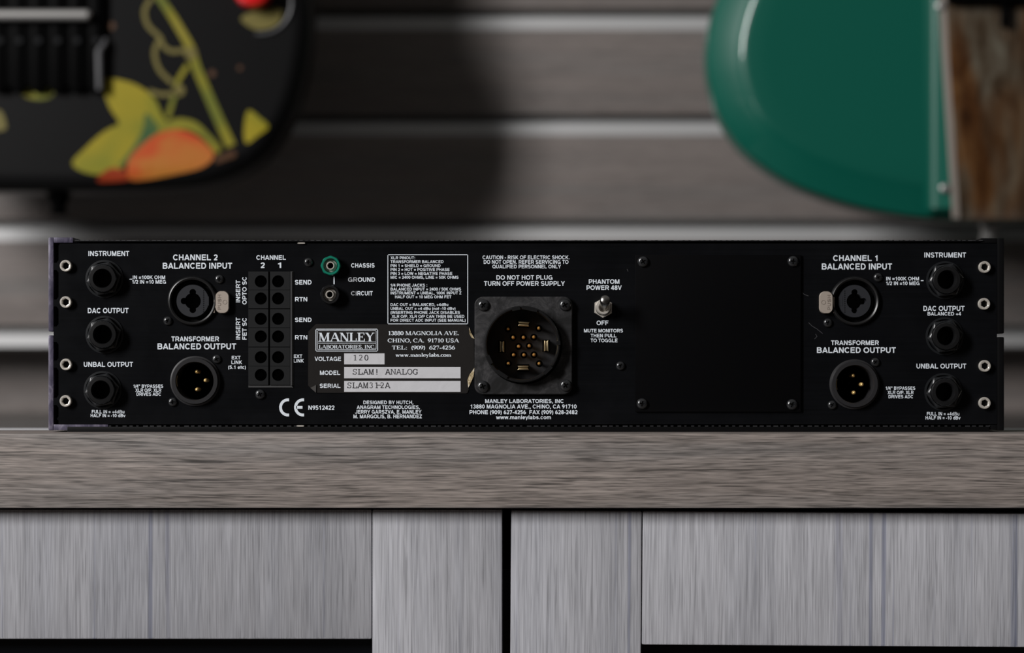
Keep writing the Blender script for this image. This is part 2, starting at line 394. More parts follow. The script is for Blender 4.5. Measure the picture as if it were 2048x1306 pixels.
def stroke(pts, t):
    """Outline quads of one stroke: [[4 points], ...]."""
    out = []
    if not isinstance(t, list):
        pts = [p for i, p in enumerate(pts) if i == 0 or math.hypot(p[0] - pts[i - 1][0], p[1] - pts[i - 1][1]) > 1e-5]
    if len(pts) == 2:
        (x0, y0), (x1, y1) = pts
        if abs(y1 - y0) > 1e-6:                    # cut level at both ends
            hw = t / 2 * math.hypot(x1 - x0, y1 - y0) / abs(y1 - y0)
            return [[(x0 - hw, y0), (x0 + hw, y0), (x1 + hw, y1), (x1 - hw, y1)]]
        return [[(x0, y0 - t / 2), (x1, y0 - t / 2), (x1, y0 + t / 2), (x0, y0 + t / 2)]]
    ts = t if isinstance(t, list) else [t] * len(pts)
    closed = math.hypot(pts[0][0] - pts[-1][0], pts[0][1] - pts[-1][1]) < 1e-6
    L = []; R = []
    n = len(pts)
    for i in range(n):
        a = pts[i - 1] if i > 0 else (pts[-2] if closed else None)
        b = pts[i + 1] if i < n - 1 else (pts[1] if closed else None)
        p = pts[i]
        def unit(u, v):
            d = math.hypot(v[0] - u[0], v[1] - u[1]) or 1
            return ((v[0] - u[0]) / d, (v[1] - u[1]) / d)
        d1 = unit(a, p) if a else None; d2 = unit(p, b) if b else None
        if d1 is None: d1 = d2
        if d2 is None: d2 = d1
        nx, ny = -(d1[1] + d2[1]), d1[0] + d2[0]
        l = math.hypot(nx, ny) or 1
        nx, ny = nx / l, ny / l
        k = max(.5, nx * -d1[1] + ny * d1[0])
        h = ts[i] / 2 / k
        L.append((p[0] + nx * h, p[1] + ny * h)); R.append((p[0] - nx * h, p[1] - ny * h))
    for i in range(n - 1):
        out.append([L[i], R[i], R[i + 1], L[i + 1]])
    return out

def glyphs(text, font='sans', t=None, track=0.0, mono=None):
    """Quads of a line of lettering with cap height 1, and its left and right ink limits."""
    q = []; x = 0.0
    for ch in text:
        if font == 'sans':
            adv, ss = SANS[ch]
            gl = [g for s in ss for g in stroke(s, t or .205)]
        else:
            heavy, hair, sth = ((.19, .075, .065) if font == 'serif' else (.11, .11, .095))
            adv, ss = SERIF[ch]
            gl = []
            for s in ss:
                if s[0] == 'K': gl += stroke(s[1], heavy)
                elif s[0] == 'k': gl += stroke(s[1], heavy * .82)
                elif s[0] == 'n': gl += stroke(s[1], hair)
                elif s[0] == 'o':
                    ps = s[1]; xs = [p[0] for p in ps]; ys = [p[1] for p in ps]
                    cy = (max(ys) + min(ys)) / 2; ry = (max(ys) - min(ys)) / 2
                    gl += stroke(ps, [hair + (heavy * 1.05 - hair) * math.sqrt(max(0, 1 - ((p[1] - cy) / ry) ** 2)) for p in ps])
                elif s[0] == 's':
                    yy = s[2] + (sth / 2 if s[2] < .3 else -sth / 2)
                    gl += stroke([(s[1] - s[3], yy), (s[1] + s[3], yy)], sth)
        a = mono if mono else adv + track
        kx = min(1.0, mono * .98 / adv) if mono else 1.0
        off = (mono - adv * kx) / 2 if mono else 0
        q += [[(px * kx + x + off, py) for px, py in f] for f in gl]
        x += a
    xs = [p[0] for f in q for p in f]
    return q, min(xs), max(xs)

# ------------------------------------------------------------------ mesh builder
class MB:
    """Collects shapes; local axes x right, z up, -y towards the viewer (w = -y)."""
    def __init__(s): s.v = []; s.f = []; s.m = []; s.sm = []
    def add(s, verts, faces, mi=0, smooth=False):
        o = len(s.v); s.v += [tuple(v) for v in verts]
        for f in faces: s.f.append([i + o for i in f]); s.m.append(mi); s.sm.append(smooth)
    def box(s, x0, x1, y0, y1, z0, z1, mi=0, bev=0.0):
        bm = bmesh.new(); bmesh.ops.create_cube(bm, size=1)
        for v in bm.verts: v.co = ((x0 + x1) / 2 + v.co.x * (x1 - x0), (y0 + y1) / 2 + v.co.y * (y1 - y0), (z0 + z1) / 2 + v.co.z * (z1 - z0))
        if bev: bmesh.ops.bevel(bm, geom=bm.edges[:], offset=bev, segments=2, profile=.6, affect='EDGES')
        s.bm(bm, mi)
    def bm(s, bm, mi=0, smooth=False):
        bm.verts.index_update()
        s.add([v.co for v in bm.verts], [[v.index for v in f.verts] for f in bm.faces], mi, smooth); bm.free()
    def loft(s, rings, n=48, mi=0, cap0=False, cap1=True, rot=0.0, c=(0, 0), smooth=True):
        """rings: [(function(theta) -> (x, z), w)] from the back outwards/inwards; lofted in order."""
        vv = []
        for fn, w_ in rings:
            for i in range(n):
                th = rot + 2 * PI * i / n
                x, z = fn(th)
                vv.append((x + c[0], -w_, z + c[1]))
        ff = []
        for k in range(len(rings) - 1):
            for i in range(n):
                j = (i + 1) % n
                ff.append([k * n + i, k * n + j, (k + 1) * n + j, (k + 1) * n + i])
        if cap0: ff.append([i for i in range(n)][::-1])
        if cap1: ff.append([(len(rings) - 1) * n + i for i in range(n)])
        s.add(vv, ff, mi, smooth)
    def prism(s, poly, w0, w1, mi=0, bev=0.0):
        bm = bmesh.new()
        vs_ = [bm.verts.new((x, -w0, z)) for x, z in poly]
        f = bm.faces.new(vs_)
        r = bmesh.ops.extrude_face_region(bm, geom=[f])
        nv = [g for g in r['geom'] if isinstance(g, bmesh.types.BMVert)]
        for v in nv: v.co.y = -w1
        bmesh.ops.recalc_face_normals(bm, faces=bm.faces[:])
        if bev:
            es = [e for e in bm.edges if all(abs(v.co.y + w1) < 1e-7 for v in e.verts)]
            bmesh.ops.bevel(bm, geom=es, offset=bev, segments=2, profile=.5, affect='EDGES')
        s.bm(bm, mi)
    def quads(s, q, w_, mi=0):
        for k, f in enumerate(q):
            w_k = w_ + (k % 60) * 1.5e-6        # crossing strokes of the print lie one over the other
            a = sum((f[i][0] * f[(i + 1) % 4][1] - f[(i + 1) % 4][0] * f[i][1]) for i in range(4))
            g = f if a > 0 else f[::-1]
            s.add([(x, -w_k, z) for x, z in g], [[0, 1, 2, 3]], mi)
    def tube(s, pts, r, n=10, mi=0):
        pts = [Vector(p) for p in pts]; vv = []; ff = []
        for i, p in enumerate(pts):
            d = (pts[min(i + 1, len(pts) - 1)] - pts[max(i - 1, 0)]).normalized()
            a = d.orthogonal().normalized() if i == 0 else (pa - d * pa.dot(d)).normalized()
            pa = a; b = d.cross(a)
            rr = r[i] if isinstance(r, list) else r
            for k in range(n):
                th = 2 * PI * k / n
                vv.append(p + (a * math.cos(th) + b * math.sin(th)) * rr)
        for i in range(len(pts) - 1):
            for k in range(n):
                j = (k + 1) % n
                ff.append([i * n + k, i * n + j, (i + 1) * n + j, (i + 1) * n + k])
        ff.append(list(range(n))[::-1]); ff.append([(len(pts) - 1) * n + k for k in range(n)])
        s.add(vv, ff, mi, True)
    def mesh(s, name, mats, fix=True):
        me = bpy.data.meshes.new(name)
        me.from_pydata(s.v, [], s.f); me.update()
        for m in mats: me.materials.append(m)
        for p, mi, sm in zip(me.polygons, s.m, s.sm): p.material_index = mi; p.use_smooth = True
        if fix:
            bm = bmesh.new(); bm.from_mesh(me)
            bmesh.ops.recalc_face_normals(bm, faces=bm.faces[:]); bm.to_mesh(me); bm.free()
        me.set_sharp_from_angle(angle=math.radians(34))
        return me

def circ(r): return lambda th: (r * math.cos(th), r * math.sin(th))
def hexa(r, rot=0.0):
    def f(th):
        a = (th - rot) % (PI / 3) - PI / 6
        k = r * math.cos(PI / 6) / math.cos(a)
        return (k * math.cos(th), k * math.sin(th))
    return f
def sq(a, b):
    def f(th):
        c, s_ = math.cos(th), math.sin(th); k = max(abs(c), abs(s_))
        return (a * c / k, b * s_ / k)
    return f
def rrect(a, b, r):
    g = sq(a, b)
    def f(th):
        x, z = g(th)
        cx = max(-(a - r), min(a - r, x)); cz = max(-(b - r), min(b - r, z))
        d = math.hypot(x - cx, z - cz)
        return (cx + r * (x - cx) / d, cz + r * (z - cz) / d) if d > r else (x, z)
    return f
def plus(a, hw):
    def f(th):
        c, s_ = abs(math.cos(th)) + 1e-9, abs(math.sin(th)) + 1e-9
        k = max(min(a / c, hw / s_), min(hw / c, a / s_))
        return (k * math.cos(th), k * math.sin(th))
    return f
def lobed(r0, d, rl, angs):
    def f(th):
        k = r0
        for a in angs:
            a = math.radians(a); dl = th - a
            disc = rl * rl - (d * math.sin(dl)) ** 2
            if disc > 0 and math.cos(dl) > 0: k = max(k, d * math.cos(dl) + math.sqrt(disc))
        return (k * math.cos(th), k * math.sin(th))
    return f

# ------------------------------------------------------------------ objects
WL = {}
def link(o, parent, wloc):
    C.objects.link(o)
    wloc = Vector(wloc); WL[o.name] = wloc
    if parent is not None:
        o.parent = parent; o.location = wloc - WL[parent.name]
    else: o.location = wloc
    return o
def tag(o, label=None, cat=None, group=None, kind=None):
    for k, v in (('label', label), ('category', cat), ('group', group), ('kind', kind)):
        if v: o[k] = v
    return o
def empty(name, loc, parent=None):
    o = bpy.data.objects.new(name, None); o.empty_display_size = .02
    return link(o, parent, loc)
def part(name, shape, mats, parent=None, loc=(0, 0, 0), label=None):
    me = shape if isinstance(shape, bpy.types.Mesh) else shape.mesh(name, [M[m] if isinstance(m, str) else m for m in (mats if isinstance(mats, (list, tuple)) else [mats])])
    o = link(bpy.data.objects.new(name, me), parent, loc)
    if label: o['label'] = label
    return o

# ------------------------------------------------------------------ the setting: slatwall, floor
WALL_Y = 0.645
FLOOR_Z = -0.80
PITCH = 0.0773
CH0, CH = 0.2945, 0.0150           # top of one channel, channel height
wb = MB()
k0 = -3; k1 = 16
tops = [CH0 + k * PITCH for k in range(k0, k1)]
for a, b in zip(tops[:-1], tops[1:]):
    lo, hi = a, b - CH              # board between two channels
    wb.box(-1.9, 2.1, WALL_Y, WALL_Y + .016, lo, hi, 0, .0008)
for a in tops[:-1]:
    z1, z0 = a, a - CH
    # aluminium insert: back, sloping lower lip, upper flange hidden behind the board above
    prof = [(WALL_Y + .0165, z0 - .002), (WALL_Y + .0010, z0 - .0002), (WALL_Y + .0012, z0 + .0008), (WALL_Y + .0013, z0 + .0092), (WALL_Y + .0032, z0 + .0100), (WALL_Y + .0130, z0 + .0102), (WALL_Y + .0140, z1 + .003), (WALL_Y + .0165, z1 + .003)]
    n = len(prof)
    vv = [(x, y, z) for x in (-1.9, 2.1) for y, z in prof]
    wb.add(vv, [[i, (i + 1) % n, n + (i + 1) % n, n + i] for i in range(n)] + [list(range(n))[::-1], [n + i for i in range(n)]], 1)
wb.box(-1.9, 2.1, WALL_Y + .017, WALL_Y + .055, tops[0] - CH, tops[-1], 2)
wb.box(-1.9, 2.1, WALL_Y + .055, WALL_Y + .09, FLOOR_Z, tops[-1], 2)
wall = part('wall_back', wb, ['wood_wall', 'aluminium', 'wood_wall'])
tag(wall, 'taupe wood slatwall with horizontal metal-lined grooves behind everything', None, None, 'structure')
fb = MB(); fb.box(-1.9, 2.1, -1.6, WALL_Y + .09, FLOOR_Z - .03, FLOOR_Z)
tag(part('floor', fb, 'floor'), 'dark wooden floor under the cabinet', None, None, 'structure')

# ------------------------------------------------------------------ worktop
FRONT = -0.030                      # front face of the worktop
top_t = 0.0338
wt = empty('worktop', (0, .2, -top_t))
tag(wt, 'grey-brown wood-grain worktop slab carrying the black rack unit', 'worktop')
b = MB(); b.box(-.66, .66, FRONT, .0395, -top_t, 0, 0, .0010)
part('front_board', b, 'wood_top', wt)
b = MB(); b.box(-.66, .66, .0400, .0840, -top_t, -.0001, 0)
part('edge_strip', b, 'strip', wt, label='pale metal strip set into the worktop')
b = MB(); b.box(-.66, .66, 0.0845, WALL_Y + .050, -top_t, -.0003, 0)
part('rear_board', b, 'slate', wt, label='dark smooth rear surface')

# ------------------------------------------------------------------ cabinet with two doors
DY = FRONT + .0080                  # door face
cab = empty('cabinet', (0, .3, FLOOR_Z))
tag(cab, 'pale grey ash-grain cabinet with two framed glass doors under the worktop', 'cabinet')
sD = (D + DY) / F
def DX(px): return (px - 1024) * sD
def DZ(py): return H - (py - HORIZON) * sD
b = MB()
zt = -top_t - .0002
for x0, x1 in ((-.63, -.612), (.612, .63), (-.009, .009)): b.box(x0, x1, DY + .024, WALL_Y - .004, FLOOR_Z + .06, zt)
b.box(-.612, .612, DY + .024, WALL_Y - .004, FLOOR_Z + .06, FLOOR_Z + .078)
b.box(-.612, .612, DY + .030, WALL_Y - .004, -.40, -.382)
b.box(-.612, .612, WALL_Y - .020, WALL_Y - .004, FLOOR_Z + .078, zt)
b.box(-.612, .612, DY + .024, DY + .04, zt - .03, zt)
b.box(-.60, .60, DY + .06, WALL_Y - .05, FLOOR_Z, FLOOR_Z + .06)
part('carcass', b, 'carcass', cab)
def door(xa, xb, hinge_left, zt_l, zt_r, railbot, stile_in, label):
    """A framed door: xa..xb outer edges, stile_in the inner edge of the stile towards the gap."""
    d = empty('door', (xa if hinge_left else xb, DY, FLOOR_Z + .085), cab)
    if label: d['label'] = label
    zb = FLOOR_Z + .085; sw = .0596; T = .021
    zt = zt_l
    b = MB()
    (b.box(stile_in, xb, DY, DY + T, zb, zt, 0, .0011) if hinge_left else b.box(xa, stile_in, DY, DY + T, zb, zt, 0, .0011))
    part('stile', b, 'wood_door', d)
    b = MB()
    (b.box(xa, xa + sw, DY, DY + T, zb, zt, 0, .0011) if hinge_left else b.box(xb - sw, xb, DY, DY + T, zb, zt, 0, .0011))
    part('stile', b, 'wood_door', d)
    x0, x1 = (xa + sw, stile_in) if hinge_left else (stile_in, xb - sw)
    g = .00025
    b = MB(); b.box(x0 + g, x1 - g, DY + .0003, DY + T, railbot, zt, 0, .0010)
    part('top_rail', b, 'wood_door', d)
    b = MB(); b.box(x0 + g, x1 - g, DY + .0003, DY + T, zb, zb + sw, 0, .0010)
    part('bottom_rail', b, 'wood_door', d)
    b = MB(); b.box(x0 - .004, x1 + .004, DY + .012, DY + .016, zb + sw - .004, railbot + .004)
    part('glass_pane', b, 'dark_glass', d, label='dark tinted glass pane')
    return d
door(-.62, DX(1004.5), True, DZ(1019), 0, DZ(1278.5), DX(744.5), 'left door, closed')
d2 = door(DX(1022.5), .62, False, DZ(1020.5), 0, DZ(1288), DX(1284), 'right door, closed')
th_ = .0068                        # it hangs slightly out of true, pivoting at its upper corner by the gap
px_, pz_ = DX(1022.5), DZ(1020.5)
vx_, vz_ = px_ - WL[d2.name].x, pz_ - WL[d2.name].z
nx_ = px_ - (vx_ * math.cos(th_) + vz_ * math.sin(th_)); nz_ = pz_ - (-vx_ * math.sin(th_) + vz_ * math.cos(th_))
d2.location = Vector((nx_, DY, nz_)) - WL[cab.name]
d2.rotation_euler = (0, th_, 0)

# ------------------------------------------------------------------ the rack unit
Y_BACK = 0.30
rack = empty('rack_unit', (0, .15, 0))
tag(rack, 'black two-space rack audio processor showing its rear connector panel on the worktop', 'audio processor')
def X(px): return (px - 1024) * U
def Z(py): return H - (py - HORIZON) * U

# rear panel with cut-outs
holes = []
jacks = [(211, 557.8), (211.3, 669.5), (207.5, 780), (1888, 560.5), (1887, 672.5), (1884.5, 784)]
combos = [(385.4, 602, 0), (1709.5, 602.5, 180)]
xlrs = [(390.7, 762), (1708.5, 768.5)]
for x, y in jacks: holes.append((x, y, 19))
for x, y, _ in combos: holes.append((x, y, 44))
for x, y in xlrs: holes.append((x, y, 41))
holes.append((1044.6, 690, 72))
PT, PB = 487, 848.5
def panel_outline():
    L = []
    xo, xi = 107.3, 117
    slots = [(486, 526.5), (539, 600), (612, 654), (683, 722), (734.5, 796.5), (809, 839)]
    L.append((1994, PT)); L.append((xi + 3, PT))
    for a, b_ in slots:                                     # down the notched edge
        if a > PT + 1: L += [(xo, a - 1), (xo, a + 1), (xi - 4, a + 1), (xi, a + 6)]
        else: L += [(xi, a + 5)]
        L += [(xi, b_ - 6), (xi - 4, b_ - 1)]
        if b_ < 838: L += [(xo, b_ - 1)]
    L += [(xi, 841), (xi, PB), (1994, PB)]
    return L
bm = bmesh.new()
def loop(pts):
    vs_ = [bm.verts.new((X(px), 0, Z(py))) for px, py in pts]
    for i in range(len(vs_)): bm.edges.new((vs_[i], vs_[(i + 1) % len(vs_)]))
loop(panel_outline())
for x, y, r in holes: loop([(x + r * math.cos(2 * PI * i / 48), y + r * math.sin(2 * PI * i / 48)) for i in range(48)])
bmesh.ops.triangle_fill(bm, use_beauty=True, use_dissolve=False, edges=bm.edges[:])
r_ = bmesh.ops.extrude_face_region(bm, geom=bm.faces[:])
for g in r_['geom']:
    if isinstance(g, bmesh.types.BMVert): g.co.y = .0018
bmesh.ops.recalc_face_normals(bm, faces=bm.faces[:])
mb = MB(); mb.bm(bm)
panel = part('rear_panel', mb, 'panel', rack)

# body sheets
b = MB(); b.box(X(150), X(1962), -.0006, Y_BACK, Z(483.5), Z(480.5), 0, .0002)
part('top_cover', b, 'body_black', rack)
b = MB()
b.box(X(135), X(1978), -.0006, Y_BACK, 0, Z(853.5), 0, .0002)
part('bottom_pan', b, 'body_black', rack)
b = MB()
b.box(X(110), X(2000), Y_BACK, Y_BACK + .006, .0006, Z(478), 0, .0005)
part('front_plate', b, 'purple', rack)
b = MB()
b.box(X(117), X(1993), .03, .032, Z(848), Z(487), 0)
part('inner_sheet', b, 'black_gap', rack)  # solid black sheet behind the panel, seen through its gaps
def side_plate(xo, xi, n0, n1, zt, zb, m, lip_t, lip_b):
    b = MB(); x0, x1 = sorted((X(xo), X(xi)))
    b.box(x0, x1, 0, .020, Z(n0), zt, 0, .0006)
    b.box(x0, x1, 0, .020, zb, Z(n1), 0, .0006)
    b.box(x0, x1, .0201, Y_BACK, zb, zt, 0, .0004)
    for a, z0, z1 in (lip_t, lip_b):                       # folded flanges at top and bottom
        la, lb = sorted((X(xi), X(a)))
        b.box(la, lb, .0001, Y_BACK, z0, z1, 0, .0003)
    return part('side_plate', b, m, rack)
side_plate(96.5, 107.2, 663, 670.5, Z(474.5), Z(860.6), 'purple', (146, Z(485.5), Z(474.7)), (216, Z(860.2), Z(848.8)))['label'] = 'worn purple side plate'
side_plate(2008.5, 1994.3, 667, 674, Z(476), Z(861), 'body_black', (1962, Z(486), Z(476.3)), (1978, Z(860), Z(850)))
b = MB()
x = 152.0
while x < 1960:
    j = random.random()
    b.box(X(x), X(x + 5 + 5 * j), -.00075, -.0003, Z(481.4 + .5 * j), Z(480.6))
    x += 9 + 3 * random.random()
part('perforated_seam', b, 'seam', rack)
b = MB()
x = 218.0
while x < 1975:
    j = random.random()
    b.box(X(x), X(x + 4 + 6 * j), -.0004, .0004, Z(852.6 + .5 * j), Z(851.3))
    x += 13.7
part('perforated_seam', b, 'seam', rack)

# --- screws
def pan_screw_mesh(r, name='screw'):
    b = MB(); R = r * U
    b.loop = None
    rings = [(circ(R), 0.0), (circ(R), R * .16), (circ(R * .93), R * .34), (circ(R * .78), R * .48), (circ(R * .62), R * .56)]
    b.loft(rings + [(plus(R * .5, R * .13), R * .60), (plus(R * .42, R * .11), R * .12)], 48)
    return b.mesh(name, [M['screw']])
SCREW = {}
def screw(px, py, r, parent, y=0.0, rot=None):
    if r not in SCREW: SCREW[r] = pan_screw_mesh(r)
    p = P(px, py); p.y = y
    o = part('screw', SCREW[r], None, parent, p)
    o.rotation_euler = (0, rot if rot is not None else random.uniform(0, 1.5), 0)
    return o
b = MB(); R = 11.8 * U
b.loft([(circ(R), 0), (circ(R), R * .75), (circ(R * .93), R * .86), (circ(R * .70), R * .88), (hexa(R * .64), R * .82), (hexa(R * .60), -R * .6)], 48)
socket_me = b.mesh('socket_screw', [M['nickel']])
for px, py in ((133, 532), (133, 604.5), (133.5, 729), (132.7, 802), (1968, 534.5), (1967, 608), (1968.3, 732), (1968, 806)):
    o = part('socket_screw', socket_me, None, rack, P(px, py)); o.rotation_euler = (0, random.uniform(0, 1), 0)
for px, py, r in ((617, 524.5, 9), (520.5, 788.7, 10), (1241, 731.7, 9)): screw(px, py, r, rack)
for px, py in ((603, 487.5), (601, 852)):
    b = MB(); b.loft([(rrect(8 * U, 1.6 * U, 1.5 * U), 0), (rrect(7 * U, 1.2 * U, 1.1 * U), .0006)], 24)
    part('screw_glint', b, 'nickel', rack, P(px, py - (1 if py < 600 else 0), -.0003))  # small screw head, shaped as the bright sliver of its glint

# --- quarter-inch jacks
def jack(px, py, rot):
    b = MB(); u = U
    b.loft([(circ(38 * u), 0), (circ(38 * u), .0005), (circ(34 * u), .0006)], 48, cap1=False)
    b.loft([(hexa(35.5 * u, rot), .0005), (hexa(35.5 * u, rot), .0029), (hexa(33.5 * u, rot), .0034), (circ(28.5 * u), .0036)], 48, rot=rot, cap1=False)
    o = part('phone_jack', b, 'nut', rack, P(px, py))
    b = MB()
    b.loft([(circ(27.5 * u), .003), (circ(27.5 * u), .0050), (circ(26 * u), .0056), (circ(19.5 * u), .0057), (circ(18 * u), .0050), (circ(17 * u), -.010)], 48, mi=0)
    b.loft([(circ(20 * u), .0048), (circ(20 * u), .0051)], 24, mi=0, cap1=False)
    part('barrel', b, 'plastic', o, P(px, py))
    return o
for (px, py), rot in zip(jacks, (.20, .24, .18, .12, .15, .10)): jack(px - (2 if px < 1000 else -2), py, rot)

# --- combination input sockets
for px, py, turn in combos:
    b = MB(); u = U
    b.loft([(circ(50 * u), 0), (circ(50 * u), .0006), (circ(47.5 * u), .0016), (circ(45.5 * u), .0018), (circ(42.5 * u), .0014), (circ(41 * u), -.006), (circ(30 * u), -.0065)], 64, cap1=False)
    cj = part('combo_socket', b, 'plastic', rack, P(px, py))
    b = MB()
    b.loft([(circ(33 * u), -.007), (circ(33 * u), -.0006), (circ(32 * u), -.0002), (lobed(16 * u, 17.5 * u, 6.6 * u, (90, 180, 270)), -.0002), (lobed(15.6 * u, 17.2 * u, 6.4 * u, (90, 180, 270)), -.010)], 144)
    for k in range(11): b.box(20.3 * u, 21.4 * u, -.0001, .0004, (-22 + 4.2 * k) * u, (-20 + 4.2 * k) * u)
    b.box(24 * u, 32 * u, .0001, .001, -9 * u, 9 * u)
    ins = part('insert', b, 'insert', cj, P(px, py)); ins.rotation_euler = (0, math.radians(turn), 0)
    b = MB()
    sgn = 1 if turn == 0 else -1
    lw, lh = 13.3 * u, 22.2 * u
    b.loft([(rrect(lw, lh, 11 * u), .0004), (rrect(lw, lh, 11 * u), .0022), (rrect(lw * .93, lh * .95, 10 * u), .0027), (rrect(lw * .80, lh * .88, 8.5 * u), .0027)], 96)
    for dz in (-1, 1): b.box(-sgn * 17 * u - .0003, -sgn * 15.5 * u, -.0014, .002, min(dz * 21, dz * 10) * u, max(dz * 21, dz * 10) * u, 0, .0001)
    b.box(min(-sgn * 17 * u, -sgn * 11 * u), max(-sgn * 17 * u, -sgn * 11 * u), -.0016, .001, -11 * u, 11 * u, 0, .0002)
    q, a0, a1 = glyphs('PUSH', 'sans', .15)
    h = 6.5 * u; s_ = 30 * u / (a1 - a0)
    qq = [[((-sgn) * 5.6 * u + sgn * 0 - (y_ - .5) * h * 1.0, (x_ - (a0 + a1) / 2) * s_) for x_, y_ in f] for f in q]
    b.quads(qq, .00275, 1)
    b.quads(stroke([(sgn * 5.5 * u + x_ * 4 * u, z_ * 4 * u) for x_, z_ in arc(0, 0, 1, 1, 0, 360)], .9 * u), .00275, 1)
    lx = px + sgn * 60.3 if turn == 0 else px - 58.5
    part('latch', b, ['latch', mat('stamp_shade_nickel', (.24, .20, .17), .45, .3)], cj, P(lx, py + 2.7))  # shade of the embossed marks put into a darker flat colour
    if turn == 0: ss = ((439, 558.4), (335.7, 641.8))
    else: ss = ((1756, 555), (1655.7, 645.6))
    for a, c in ss: screw(a, c, 9, cj)

# --- three-pin outputs
b = MB(); u = U
b.loft([(circ(3.9 * u), -.012), (circ(3.9 * u), -.0030), (circ(3.4 * u), -.0024), (circ(2.2 * u), -.0020), (circ(.6 * u), -.0018)], 20)
pin_me = b.mesh('pin', [M['gold']])
for (px, py), pins, ss in ((xlrs[0], ((392.2, 743.3), (409.6, 760.7), (392.5, 779)), ((433.6, 718.4), (345.7, 804))), (xlrs[1], ((1708, 750.8), (1725.4, 768.8), (1709.6, 785.5)), ((1750.5, 724.4), (1664.3, 810)))):
    b = MB()
    b.loft([(circ(50 * u), 0), (circ(50 * u), .0007), (circ(46.8 * u), .0009), (circ(46.5 * u), .0022), (circ(45.5 * u), .0026), (circ(38.5 * u), .0026), (circ(37.5 * u), .0020), (circ(37 * u), -.012)], 64, cap1=False)
    xo = part('output_socket', b, 'ring', rack, P(px, py))
    b = MB(); b.loft([(circ(37 * u), -.0121), (circ(36.8 * u), -.0115)], 48)
    part('socket_floor', b, 'hole_shade', xo, P(px, py))
    for a, c in pins: part('pin', pin_me, None, xo, P(a, c))
    b = MB()
    b.quads(stroke([(x_ * 37 * u, z_ * 37 * u) for x_, z_ in arc(0, 0, 1, 1, 163, 197)], 2.2 * u), .0012)
    part('latch_spring', b, 'brass', xo, P(px, py))
    for a, c in ss: screw(a, c, 9, xo)

# --- insert jack blocks: two columns of three, two sockets in each
cols = ((497.2, 537.6, 522.3), (540.6, 581, 556.9))
rows = ((543, 617.4, (563, 597.3)), (618.2, 693.8, (637.9, 673.3)), (694.6, 770.4, (714.7, 750)))
for xa, xb, hx in cols:
    for ya, yb, hs in rows:
        b = MB(); mid = (hs[0] + hs[1]) / 2
        ox, oz = X((xa + xb) / 2), Z((ya + yb) / 2)
        for (q0, q1), hy in zip(((ya, mid), (mid, yb)), hs):
            cx, cz = X((xa + xb) / 2) - ox, Z((q0 + q1) / 2) - oz
            a_, b_ = (xb - xa) / 2 * U, (q1 - q0) / 2 * U
            dx, dz = X(hx) - ox - cx, Z(hy) - oz - cz
            off = lambda fn: (lambda th: (fn(th)[0] + dx, fn(th)[1] + dz))
            b.loft([(sq(a_, b_), 0), (sq(a_, b_), .0008), (sq(a_ - .0002, b_ - .0001), .0010), (off(circ(12.4 * U)), .0010), (off(circ(11.6 * U)), .0007)], 48, cap1=False, c=(cx, cz))
            b.loft([(off(circ(11.6 * U)), .0007), (off(circ(11 * U)), .0001)], 48, mi=1, c=(cx, cz))  # shallow socket, its dark depth put into the colour
        part('jack_block', b, ['block', 'hole_shade'], rack, Vector((ox, 0, oz)))
b = MB()
b.box(X(581.2), X(584), -.0008, 0, Z(770.6), Z(543)); b.box(X(584), X(586.3), -.0004, 0, Z(773.5), Z(543)); b.box(X(497), X(586.3), -.0004, 0, Z(775), Z(771))
part('block_bezel', b, mat('grey_bezel', (.055, .055, .057), .4), rack)  # bezel in a paler grey than the jack blocks

# --- ground binding posts
for px, py, m, lab in ((662.5, 532, 'green_plastic', 'green collar'), (661, 589.5, 'plastic', 'black collar')):
    b = MB()
    def scallop(r): return lambda th: (r * (1 + .028 * math.cos(8 * th)) * math.cos(th), r * (1 + .028 * math.cos(8 * th)) * math.sin(th))
    b.loft([(scallop(19.4 * u), 0), (scallop(19.4 * u), .0034), (circ(18 * u), .0041), (circ(15 * u), .0041), (circ(13.8 * u), .0036), (circ(13.2 * u), .0008)], 64)
    bp = part('binding_post', b, m, rack, P(px, py), lab)
    b = MB()
    b.loft([(circ(12.6 * u), .0008), (circ(12.6 * u), .0016), (circ(9 * u), .0018), (circ(8.3 * u), .0036), (circ(7.8 * u), .0039), (circ(6.2 * u), .0039), (circ(5.9 * u), .0036), (circ(5.7 * u), .0010)], 40)
    part('metal_tube', b, 'nickel', bp, P(px - .6, py))
    b = MB(); b.loft([(circ(5.6 * u), .0010), (circ(5.5 * u), .0012)], 24)  # flat black disc painted as the dark inside of the tube
    part('bore_shade', b, 'hole_shade', bp, P(px - .6, py))

